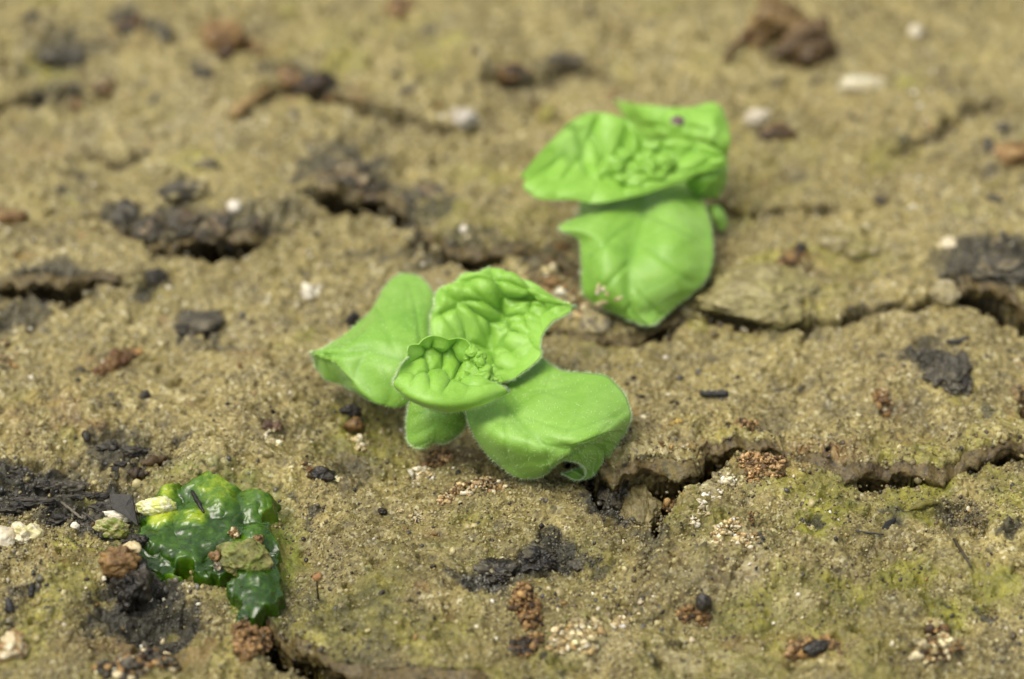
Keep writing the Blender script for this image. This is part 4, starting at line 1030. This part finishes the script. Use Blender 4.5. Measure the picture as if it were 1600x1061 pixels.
crumbs('crumb_heap', 'cream granule patch around the white chain on the slope', 'crumb', [(1085, 760, 12), (1100, 800, 12), (1150, 760, 10), (1070, 775, 8)], 90, 3.2, CREAM + TAN, heap=.15)
crumbs('crumb_heap', 'popcorn like cream and rust granule cluster low on the slope', 'crumb', [(1135, 830, 18), (1122, 838, 10), (1148, 822, 10), (1160, 843, 14), (1120, 850, 9), (1178, 842, 8)], 150, 3.6, CREAM + CREAM + BROWN[1:3], heap=.45)
crumbs('crumb_heap', 'brown crumb at the edge of the deep crack hole', 'crumb', [(1048, 780, 12), (1062, 778, 12), (1072, 772, 10)], 90, 4.2, BROWN + [(.40, .26, .1)], heap=.6)
crumbs('crumb_heap', 'tiny orange grain on the smooth slab right of the leaf', 'crumb', [(1052, 661, 6), (1060, 660, 5)], 22, 2.6, [(.42, .28, .06), (.5, .36, .12)], heap=.2)
crumbs('crumb_heap', 'brown speckled crumb high on the right slope', 'crumb', [(1173, 812, 5), (1174, 805, 4)], 18, 2.6, BROWN)
lump('soil_clod', 'pale rounded soil plug wedged in the crack below the leaf tip', 'clod', 1005, 792, 31, 40, M_clod, [(.16, .135, .055), (.24, .20, .09), (.12, .10, .035)], .3, .55, 42, -.05, sub=6)
lump('soil_clod', 'glossy black clod in the crack right below the curled leaf tip', 'clod', 958, 782, 22, 28, M_black, BLACK + GREY, .4, .75, 43, .25, rot=-30, sub=6)
lump('soil_clod', 'small glossy black clod beside the curled leaf tip', 'clod', 936, 757, 14, 12, M_black, BLACK + GREY[:2], .4, .7, 44, .3)
lump('soil_clod', 'black pellet below the black clod at the crack', 'clod', 950, 806, 13, 10, M_black, BLACK, .35, .7, 45, .3)
lump('soil_clod', 'rough dark grey clod on the right slab', 'clod', 1480, 585, 34, 30, M_clod, GREY + BLACK, .5, .4, 46, .05, sub=6)
lump('soil_clod', 'large dark grey clod at the right edge above the crack', 'clod', 1562, 422, 46, 24, M_clod, GREY + [(.17, .14, .07), (.10, .085, .05)], .45, .42, 47, -.1, sub=6)
lump('soil_clod', 'charred black lump at the lower centre, left of its pair', 'clod', 770, 893, 30, 20, M_black, BLACK + GREY[:2], .5, .4, 48, .05, sub=6)
lump('soil_clod', 'charred black lump at the lower centre, right of its pair', 'clod', 838, 872, 30, 22, M_black, BLACK + GREY[:2], .5, .5, 49, .1, sub=6)
lump('soil_clod', 'small grey pebble just right of the two charred lumps', 'clod', 902, 884, 14, 9, M_clod, GREY, .3, .6, 50, .2, sub=4)
# lower right
r = root('soil_crumb', 1090, 960, 'rusty crumb carrying a round black bead at the bottom right of centre', 'crumb')
crumbs('crust', '', '', [(1072, 964, 14), (1098, 968, 12)], 60, 4.5, BROWN, parent=r)
lump('bead', '', '', 1099, 951, 14, 12, M_black, BLACK + [(.07, .065, .06)], .15, .95, 52, 1.1, parent=r)
r = root('soil_crumb', 1272, 1022, 'brown crumb holding a sharp black stone near the bottom edge', 'crumb')
crumbs('crust', '', '', [(1240, 1018, 14), (1262, 1012, 20), (1295, 1008, 18)], 120, 5, BROWN + [(.34, .22, .10)], parent=r)
lump('black_stone', '', '', 1274, 1021, 20, 12, M_black, BLACK + [(.05, .05, .05)], .25, .7, 53, 1.0, parent=r, rot=15)
crumbs('crumb_heap', 'tall brown and cream granular mound near the bottom right corner', 'crumb', [(1465, 1015, 28), (1462, 985, 16), (1440, 1024, 16), (1485, 1010, 18)], 230, 5.2, BROWN + BROWN + CREAM[:2] + TAN, heap=.85)
crumbs('crumb_heap', 'upright brown granular mound left of the pale crust at the bottom', 'crumb', [(822, 950, 24), (818, 925, 15), (828, 968, 18)], 220, 4.6, BROWN + [(.34, .2, .08)], heap=.95)
crumbs('crumb_heap', 'low rusty crumb under the upright brown mound', 'crumb', [(820, 1010, 20), (835, 1000, 14), (805, 1016, 10)], 90, 4.6, BROWN + BLACK[1:], heap=.5)
crumbs('crumb_heap', 'wide pale cream crust with rusty underside at the bottom centre', 'crumb', [(885, 1004, 22), (905, 990, 24), (925, 985, 20), (870, 1010, 14), (915, 1008, 18)], 330, 4.2, CREAM + TAN + [(.46, .32, .13)] * 2, heap=.5)
crumbs('crumb_heap', 'small round cream crumb right of the pale crust', 'crumb', [(968, 980, 12), (972, 970, 10)], 44, 4.2, CREAM, heap=.9)
crumbs('crumb_heap', 'dense rust brown clod at the bottom left beside the dark crack', 'crumb', [(395, 1000, 28), (385, 1020, 20), (410, 985, 20), (378, 985, 16)], 260, 5.2, BROWN + [(.32, .19, .08)], heap=.85)
crumbs('crumb_heap', 'dark rusty rubble along the bottom edge at the left', 'crumb', [(205, 1045, 28), (240, 1030, 24), (170, 1050, 22), (260, 1040, 20), (225, 1015, 16)], 240, 5.4, BROWN + BLACK + GREY + CREAM[:1], heap=.5)
r = root('soil_crumb', 198, 900, 'tall black column of wet soil with a rusty head and cream chip', 'crumb')
lump('column', '', '', 205, 925, 30, 36, M_black, BLACK, .4, 1.2, 55, .3, parent=r, sub=6)
lump('head', '', '', 190, 896, 26, 20, M_crumb, BROWN[:3], .35, .9, 56, 1.3, parent=r, sub=5)
lump('chip', '', '', 208, 882, 14, 10, M_pebble, CREAM[:2], .35, .9, 57, 3.0, parent=r, rot=-35, sub=4)
lump('black_cap', '', '', 213, 858, 17, 9, M_black, BLACK, .35, .8, 58, 1.5, parent=r)
for k, (px, py, q) in enumerate([(230, 852, 4.5), (163, 905, 4), (235, 938, 4), (192, 934, 3.5), (163, 875, 3), (222, 912, 4.5), (256, 938, 3)]):
    lump('white_grain', 'tiny white grain', 'grain', px, py, q, q, M_pebble, WHITE, .2, .9, 60 + k, .5, sub=3, group='white grains around the black wet column')
for o, lb in zip([o for o in bpy.data.objects if o.name.startswith('white_grain')], ['tiny white grain at the algae edge above the black column', 'tiny white grain left of the rusty head of the black column', 'tiny white grain in the pit right of the black column', 'tiny white grain on the front of the black column', 'tiny white grain above left of the rusty head', 'tiny white grain right of the cream chip on the black column', 'tiny white grain farthest right of the black column in the pit']): o['label'] = lb
lump('pebble', 'smooth white pebble cut off by the left edge', 'pebble', 2, 845, 24, 19, M_pebble, WHITE, .12, .8, 71)
lump('pebble', 'knobbly yellowish cream pebble at left next to the white one', 'pebble', 40, 838, 21, 17, M_pebble, CREAM[2:3] + [(.55, .5, .24)], .35, .9, 72)
lump('pebble', 'tiny round white pebble on the charcoal patch', 'pebble', 118, 825, 7, 6, M_pebble, WHITE[:1], .15, 1, 73, .4, sub=4)
r = root('pebble', 178, 828, 'pebble with white top and mossy green side left of the algae', 'pebble')
lump('stone', '', '', 176, 829, 28, 12, M_pebble, [(.20, .26, .04), (.40, .34, .18), (.26, .30, .06)], .3, .8, 74, .3, parent=r)
lump('white_top', '', '', 183, 817, 20, 6, M_pebble, WHITE[:2], .35, .8, 75, 1.1, parent=r, sub=4)
lump('pebble', 'yellow and white stone poking out of the algae jelly', 'pebble', 247, 812, 28, 12, M_pebble, [(.50, .52, .16), (.72, .68, .5), (.56, .60, .14)], .25, .75, 76, 1.5, zadd=.03)
lump('pebble', 'cream stone with rusty patches at the bottom left edge', 'pebble', 18, 1018, 27, 24, M_pebble, CREAM + BROWN[2:3], .4, .8, 77)
r = root('soil_clod', 380, 885, 'mossy olive clod with brown stones sunk into the algae', 'clod')
lump('clod_body', '', '', 380, 887, 42, 29, M_clod, [(.12,.13,.03),(.20,.19,.05),(.15,.20,.03),(.26,.24,.08)], .2, .8, 78, .75, parent=r, sub=6)
for k_, (px, py, w_, h_, pl) in enumerate([(368, 842, 8, 7, CREAM[:1] + BROWN), (404, 852, 8, 7, BROWN), (338, 878, 9, 8, BROWN[:2]), (350, 886, 8, 7, BROWN + GREY), (342, 893, 7, 6, CREAM[:1] + GREY), (357, 880, 4, 4, WHITE)]):
    lump('brown_stone', '', '', px, py + 14, w_, h_, M_crumb, pl, .35, .9, 400 + k_, .5, parent=r, sub=4, zadd=.13)
stick('dark_fleck', 'thin dark fleck stuck in the middle of the algae', 'fleck', [(303, 798), (311, 812), (322, 832)], [.012, .02, .008], BLACK, M_black, .20)
# charcoal patch on the left
me = None
def flake(name, label, cat, corners, th, pal, mat, lift=.04, parent=None):
    """an irregular flat chip: corners as photo pixels with heights"""
    P = np.array([at(px, py, z) for px, py, z in corners]); n = len(P)
    c = P.mean(0); nrm = np.cross(P[1] - P[0], P[2] - P[0]); nrm /= np.linalg.norm(nrm)
    if nrm[2] < 0: nrm = -nrm
    rings = [c[None] + (P - c) * k for k in (.35, .7, 1.0)]
    top = [r_ + nrm * (th * (1 - .3 * i) + .004 * math.sin(7 * i)) for i, r_ in enumerate(rings)]; bot = P - nrm * th
    v = np.vstack([[c + nrm * th * 1.1]] + top + [bot, [c - nrm * th]])
    f = []
    for j in range(n):
        j2 = (j + 1) % n
        f.append((0, 1 + j, 1 + j2))
        for r_ in range(2): f.append((1 + r_ * n + j, 1 + (r_ + 1) * n + j, 1 + (r_ + 1) * n + j2, 1 + r_ * n + j2))
        f.append((1 + 2 * n + j, 1 + 3 * n + j, 1 + 3 * n + j2, 1 + 2 * n + j2)); f.append((1 + 4 * n, 1 + 3 * n + j2, 1 + 3 * n + j))
    me = bpy.data.meshes.new(name); me.from_pydata([tuple(q) for q in v], [], f); me.update(); me.materials.append(mat)
    a = me.attributes.new('tint', 'FLOAT_COLOR', 'POINT'); a.data.foreach_set('color', np.tile(np.append(pal[0], 1.0), (len(v), 1)).astype(np.float32).ravel())
    return tag(obj(name, me, loc=tuple(c)), label, cat)
flake('charcoal_flake', 'dark triangular charcoal flake standing left of the algae', 'charcoal', [(172, 772, .10), (207, 773, .12), (210, 795, .06), (216, 821, .02), (190, 803, .04), (176, 795, .05)], .012, [(.026, .023, .018)], M_clod)
stick('seed_pod', 'slender brown pod pointing right above the charcoal', 'pod', [(221, 730), (235, 726), (250, 722), (262, 717)], [.01, .035, .035, .006], [(.09, .055, .02)], M_twig, .03)
stick('seed_pod', 'dark brown shell fragment beside the charcoal and algae', 'pod', [(201, 741), (215, 745), (232, 743)], [.015, .05, .012], [(.045, .03, .015)], M_twig, .03)
stick('twig', 'thin pale bent stem crossing the charcoal patch', 'twig', [(97, 792), (112, 805), (122, 812), (129, 818), (138, 812)], [.008, .012, .012, .008, .004], [(.16, .14, .10)], M_twig, .05)
stick('twig', 'thin dark stem crossing the charcoal patch beside the pale one', 'twig', [(130, 808), (142, 816), (152, 825)], [.008, .01, .006], [(.05, .045, .035)], M_twig, .05)
lump('charcoal_bit', 'black charcoal bit at the top of the charcoal patch', 'charcoal', 135, 684, 7, 8, M_black, GREY[:1] + BLACK, .3, 1, 80, .5, sub=4)
lump('charcoal_bit', 'grey charcoal bit in the middle of the charcoal patch', 'charcoal', 108, 765, 22, 10, M_clod, GREY, .4, .7, 81, .3)
lump('charcoal_bit', 'round dark bit with mossy top above the charcoal flake', 'charcoal', 182, 748, 9, 6, M_clod, [(.12, .10, .02), GREY[2]], .3, 1, 82, .5, sub=4)
for k, (px, py, w, h) in enumerate([(30, 742, 20, 9), (75, 758, 22, 8), (60, 785, 26, 8), (140, 775, 22, 7), (20, 795, 22, 9), (95, 815, 24, 7), (160, 795, 18, 8), (170, 700, 16, 7), (215, 705, 18, 7), (190, 728, 16, 7)]):
    lump('charcoal_bit', ['jagged dark chunk at the upper left end of the charcoal patch', 'jagged dark chunk on the upper rim of the charcoal patch', 'jagged dark chunk in the left middle of the charcoal patch', 'jagged dark chunk left of the triangular charcoal flake', 'jagged dark chunk at the far left edge of the charcoal patch', 'jagged dark chunk beside the tiny round white pebble', 'jagged dark chunk below left of the triangular charcoal flake', 'dark chunk on the small upper arm of the charcoal patch', 'dark chunk at the right end of the upper charcoal arm', 'dark chunk just above the dark brown shell fragment'][k], 'charcoal', px, py, w, h, M_clod, BLACK + GREY[:1], .5, .6, 300 + k, .1, group='dark chunks of the charcoal patch')
# sticks
stick('twig', 'short straight black twig lying right of the front seedling', 'twig', [(1094, 619), (1115, 620), (1138, 619)], [.024, .026, .024], [(.028, .028, .028)], M_twig, .03)
stick('twig', 'thin dark splinter leaning at the far right of the mossy slope', 'twig', [(1490, 848), (1503, 868), (1518, 892)], [.012, .012, .006], [(.05, .04, .022)], M_twig, .03)
stick('twig', 'fine dark stem on the mossy slope left of the black fragment', 'twig', [(1336, 832), (1360, 836), (1380, 838)], [.005, .008, .006], [(.05, .05, .045)], M_twig, .02)
flake('bark_fragment', 'black ridged bark fragment in the middle of the mossy slope', 'bark', [(1375, 832, .06), (1385, 815, .10), (1400, 808, .10), (1398, 820, .05), (1382, 838, .03)], .012, [(.03, .03, .03)], M_clod)
stick('straw_fragment', 'curved olive dry blade on the mossy slope', 'blade', [(1420, 803), (1438, 794), (1455, 791), (1468, 792)], [.008, .028, .022, .004], [(.17, .15, .03)], M_twig, .04)
stick('dry_stalk', 'tiny upright straw stalk at the right crack edge', 'stalk', [(1288, 742), (1288, 722)], [.006, .003], [(.42, .33, .10)], M_twig, 0, zs=[0, .13])
r = root('moss_sprout', 495, 930, 'tiny stalk with brown head standing right of the algae', 'sprout')
stick('stalk', '', '', [(497, 935), (495, 905)], [.008, .006], [(.05, .035, .02)], M_twig, 0, parent=r, zs=[0, .16])
c = at(495, 901, .17); v, f, cc = granules(np.array([c]), [.028], [(.30, .15, .05)], 3)
obj('head', mesh('head', v, f, M_crumb, {'tint': ('FLOAT_COLOR', cc)}), r)
stick('twig', 'small black upright splinter at the lower left', 'twig', [(49, 935), (51, 915)], [.02, .016], [(.02, .02, .02)], M_twig, .02)
stick('twig', 'thicker dark splinter at the far lower left', 'twig', [(15, 960), (14, 942)], [.03, .025], [(.03, .03, .028)], M_twig, .02)
stick('twig', 'short dark bent splinter on the right slab above the dark clod', 'twig', [(1478, 536), (1496, 537), (1515, 530)], [.018, .018, .012], [(.035, .035, .035)], M_twig, .02)
crumbs('crumb_heap', 'rusty brown crumb standing on the right slab left of the dark clod', 'crumb', [(1380, 630, 14), (1375, 615, 10), (1385, 645, 8)], 80, 4, BROWN + BROWN + WHITE[2:], heap=.8)
lump('pebble', 'pale yellowish pebble stuck at the upper right crack', 'pebble', 1478, 460, 22, 16, M_clod, TAN[1:], .2, .7, 84)
# left side
crumbs('crumb_heap', 'long rusty crumb on the bare soil at left', 'crumb', [(155, 582, 12), (172, 572, 16), (190, 560, 18), (208, 552, 13)], 210, 4.2, BROWN[:2] + [(.13, .06, .02)], heap=.5)
crumbs('crumb_heap', 'rusty crumb at the left edge halfway down', 'crumb', [(12, 562, 16), (4, 545, 12)], 50, 5, BROWN + TAN, heap=.4)
lump('soil_grain', 'single black grain left on the bare soil', 'grain', 227, 620, 8, 7, M_black, BLACK, .2, .8, 86, .5, sub=4)
lump('soil_grain', 'black grain peeking out behind the left leaf', 'grain', 552, 501, 9, 11, M_black, BLACK, .25, .9, 87, .5, rot=-30, sub=4)
lump('soil_grain', 'small shiny black grain below the flat nugget', 'grain', 598, 801, 7, 5, M_black, BLACK, .25, .9, 88, .5, sub=4)
lump('soil_clod', 'dark grey soft clod left of the front seedling', 'clod', 315, 503, 34, 20, M_clod, GREY, .35, .45, 89, .05)
lump('soil_clod', 'small dark clod over a tan hollow left of the grey clod', 'clod', 287, 520, 10, 6, M_clod, GREY[:1] + BLACK, .3, .7, 90, .3, sub=4)
lump('soil_clod', 'dark clod on the far side of the left crack, left of its row', 'clod', 195, 352, 28, 22, M_clod, GREY + BLACK, .35, .8, 91, .2)
for k, (px, py, w, h, lb) in enumerate([(235, 358, 24, 18, 'second dark clod in the row over the left crack'), (285, 355, 34, 18, 'broad brownish clod in the row over the left crack'), (345, 358, 32, 17, 'rounded clod near the right end of the row over the left crack'), (395, 355, 22, 14, 'last clod at the right end of the row over the left crack')]):
    lump('soil_clod', lb, 'clod', px, py, w, h, M_clod, GREY + BLACK[1:] + [(.12, .07, .03), (.2, .16, .09)], .35, .75, 92 + k, .1)
for k, (px, py, w, h, lb) in enumerate([(540, 275, 44, 26, 'blurred grey clod above the middle crack'), (625, 320, 28, 20, 'blurred dark clod at the bend of the middle crack'), (670, 300, 22, 14, 'blurred grey clod right of the bend of the middle crack'), (560, 300, 40, 14, 'rusty ledge clod over the middle crack'), (650, 365, 20, 14, 'dark clod inside the middle crack')]):
    lump('soil_clod', lb, 'clod', px, py, w, h, M_clod, GREY + [(.16, .09, .035), (.24, .2, .11)], .35, .5, 100 + k, .05)
lump('soil_clod', 'large olive tan clod right of the back seedling', 'clod', 1195, 455, 84, 44, M_clod, [(.27,.24,.095), (.34,.30,.14), (.20,.17,.06), (.30,.27,.10)], .3, .34, 110, -.25, sub=6)
lump('soil_clod', 'small tan clod in the hollow behind the front seedling', 'clod', 930, 505, 24, 20, M_clod, TAN + GREY[3:], .25, .7, 111, .1)
crumbs('crumb_heap', 'rusty crumb with black tip on the olive tan clod', 'crumb', [(1235, 412, 18), (1250, 402, 12)], 60, 5.5, BROWN, heap=.6)
lump('soil_grain', 'blurred black grain tipping the rusty crumb right of the back seedling', 'grain', 1251, 396, 9, 7, M_black, BLACK, .2, .9, 112, 1.2, sub=4)
# far field
r = root('dead_leaf', 1220, 70, 'curled brown dead leaf with a thin stalk, blurred at upper right', 'dead leaf')
lump('crumpled_blade', '', '', 1212, 50, 34, 30, M_crumb, [(.26, .17, .06), (.14, .085, .026)], .5, .9, 121, .4, rot=-25, parent=r)
lump('crumpled_blade', '', '', 1262, 82, 42, 22, M_crumb, [(.07, .042, .014), (.15, .09, .028)], .45, .9, 122, .35, parent=r)
stick('stalk', '', '', [(1132, 104), (1145, 82), (1168, 64), (1195, 52)], [.02, .028, .03, .05], [(.10, .05, .02)], M_twig, .06, parent=r)
lump('pebble', 'flat bright white pebble, blurred at upper right', 'pebble', 1350, 135, 34, 11, M_pebble, [(.56, .53, .38), (.46, .40, .24)], .3, .45, 123)
lump('pebble', 'round white pebble right of the back seedling', 'pebble', 1182, 186, 18, 11, M_pebble, [(.62, .58, .46), (.5, .43, .3)], .3, .7, 124)
lump('pebble', 'bright white pebble left of the back seedling', 'pebble', 720, 189, 18, 13, M_pebble, [(.52, .49, .42), (.42, .37, .28)], .4, .8, 125)
lump('pebble', 'small white pebble above the left crack', 'pebble', 367, 328, 12, 9, M_pebble, [(.66, .61, .5)], .15, .8, 126, .6, sub=4)
lump('pebble', 'tiny white pebble between middle crack and back seedling', 'pebble', 725, 360, 7, 6, M_pebble, [(.66, .61, .5)], .15, .8, 127, .4, sub=4)
lump('pebble', 'pale pebble right of the olive tan clod, blurred', 'pebble', 1482, 384, 16, 11, M_pebble, [(.62, .54, .36)], .2, .7, 128, sub=4)
lump('pebble', 'small cream pebble at the top right corner region', 'pebble', 1430, 52, 10, 9, M_pebble, [(.66, .6, .45)], .15, .8, 129, sub=4)
crumbs('crumb_heap', 'whitish granular spot on the soil upper left of the front seedling', 'crumb', [(487, 455, 15), (480, 462, 11)], 60, 4.4, WHITE, heap=.25)
lump('moss_ball', 'round yellow mossy ball left of the back seedling', 'moss', 852, 180, 13, 11, M_clod, [(.24, .22, .04), (.34, .30, .07)], .25, .8, 130)
lump('soil_clod', 'blurred brown clod with a tail at upper left', 'clod', 343, 62, 28, 20, M_crumb, BROWN[:3], .4, .8, 131, .35)
stick('twig', 'blurred brown twig running right from the brown clod at upper left', 'twig', [(360, 62), (385, 75), (412, 88)], [.08, .05, .025], [(.17, .09, .03)], M_twig, .05)
lump('soil_grain', 'blurred dark bead under the brown clod at upper left', 'grain', 354, 88, 11, 9, M_crumb, BROWN[3:], .3, .9, 132, .4, sub=4)
stick('twig', 'blurred tan stick lying in front of the brown ridge', 'twig', [(365, 190), (385, 172), (410, 155), (425, 145)], [.06, .05, .035, .02], [(.34, .23, .09)], M_twig, .06)
for k, (px, py, w, h, lb, pl) in enumerate([(320, 124, 15, 13, 'blurred black clod left of the brown ridge', BLACK), (455, 125, 22, 14, 'blurred brown clod at the left of the brown ridge', BROWN), (492, 138, 30, 13, 'blurred blackish clod on the brown ridge', BLACK + BROWN[3:]), (535, 155, 26, 11, 'blurred rusty clod at the right of the brown ridge', BROWN),
     (795, 120, 28, 12, 'blurred brown clod at the top centre', BROWN + BLACK[:1]), (885, 100, 26, 9, 'blurred grey brown clod right of the top centre', GREY + BROWN[:1]), (625, 12, 20, 16, 'blurred brown clod cut by the top edge', BROWN), (1585, 243, 28, 20, 'blurred rusty clod at the right edge', BROWN[:3]), (636, 147, 13, 9, 'small blurred dark clod right of the brown ridge', GREY + BLACK),
     (78, 158, 24, 11, 'blurred black clod at the far left crack', BLACK + GREY), (95, 92, 40, 12, 'wide blurred grey clod at upper left', GREY), (205, 42, 20, 16, 'blurred dark clod near the top left', BLACK + BROWN[:1]), (258, 56, 9, 15, 'narrow blurred dark clod near the top left', GREY[:2]), (50, 32, 14, 9, 'small blurred dark clod in the top left corner', GREY[:1] + BLACK), (165, 135, 16, 12, 'blurred tan brown clod at upper left', TAN + BROWN), (120, 165, 12, 8, 'small blurred rusty clod at upper left', BROWN),
     (22, 342, 22, 11, 'blurred rusty clod at the left edge', BROWN), (290, 305, 34, 12, 'blurred grey ledge clod above the left crack', GREY + TAN[:1]), (325, 262, 22, 9, 'blurred pale clod with dark top above the left crack', TAN + GREY), (1210, 212, 28, 12, 'blurred dark clod right of the back seedling below the pebble', BLACK[2:] + BROWN[:1]), (245, 435, 16, 12, 'small dark clod left on the soil below the left crack', GREY[:1] + BLACK), (1545, 228, 9, 10, 'blurred dark speck at right', GREY), (1565, 200, 12, 8, 'blurred grey speck at right', GREY),
     (1552, 312, 12, 8, 'blurred dark speck above the large grey clod', GREY[:2]), (1376, 314, 13, 8, 'blurred brown speck in the right distance', BROWN[:1] + GREY), (745, 82, 9, 7, 'blurred grey speck in the top centre', GREY), (1445, 58, 9, 8, 'blurred grey speck beside the top right cream pebble', GREY), (1590, 640, 14, 20, 'rusty dark clod at the right edge beside the crack', BROWN), (1300, 385, 22, 10, 'blurred tan lump right of the back seedling', TAN), (1350, 400, 26, 12, 'blurred olive lump right of the back seedling', OLIVE + TAN)]):
    lump('soil_clod', lb, 'clod', px, py, w, h, M_crumb if pl is BROWN else M_clod, pl, .35, .7, 140 + k, .15, sub=4)
# small scattered stones that can be told apart here and there in the focused zone
bits = []
for k in range(300):
    px, py = random.uniform(0, 1600), random.uniform(140, 1050)
    bits.append((px, py, random.choice([2.5, 3, 3.5, 4.5]), random.random()))
P, Rr, Cc = [], [], []
for px, py, q, t in bits:
    c = gp(px, py); sx, sy = pxscale(px, py); P.append(c + np.array([0, 0, q * sx * .3])); Rr.append(q * sx)
    pl = WHITE if t < .25 else CREAM if t < .5 else BLACK if t < .8 else BROWN
    Cc.append(pl[RNG.integers(3)])
v, f, cc = granules(np.array(P), Rr, Cc, 2)
go2 = obj('fine_grit', mesh('fine_grit', v, f, M_crumb, {'tint': ('FLOAT_COLOR', cc)})); go2['kind'] = 'stuff'; go2['label'] = 'fine dark, brown and white grit scattered on the soil'
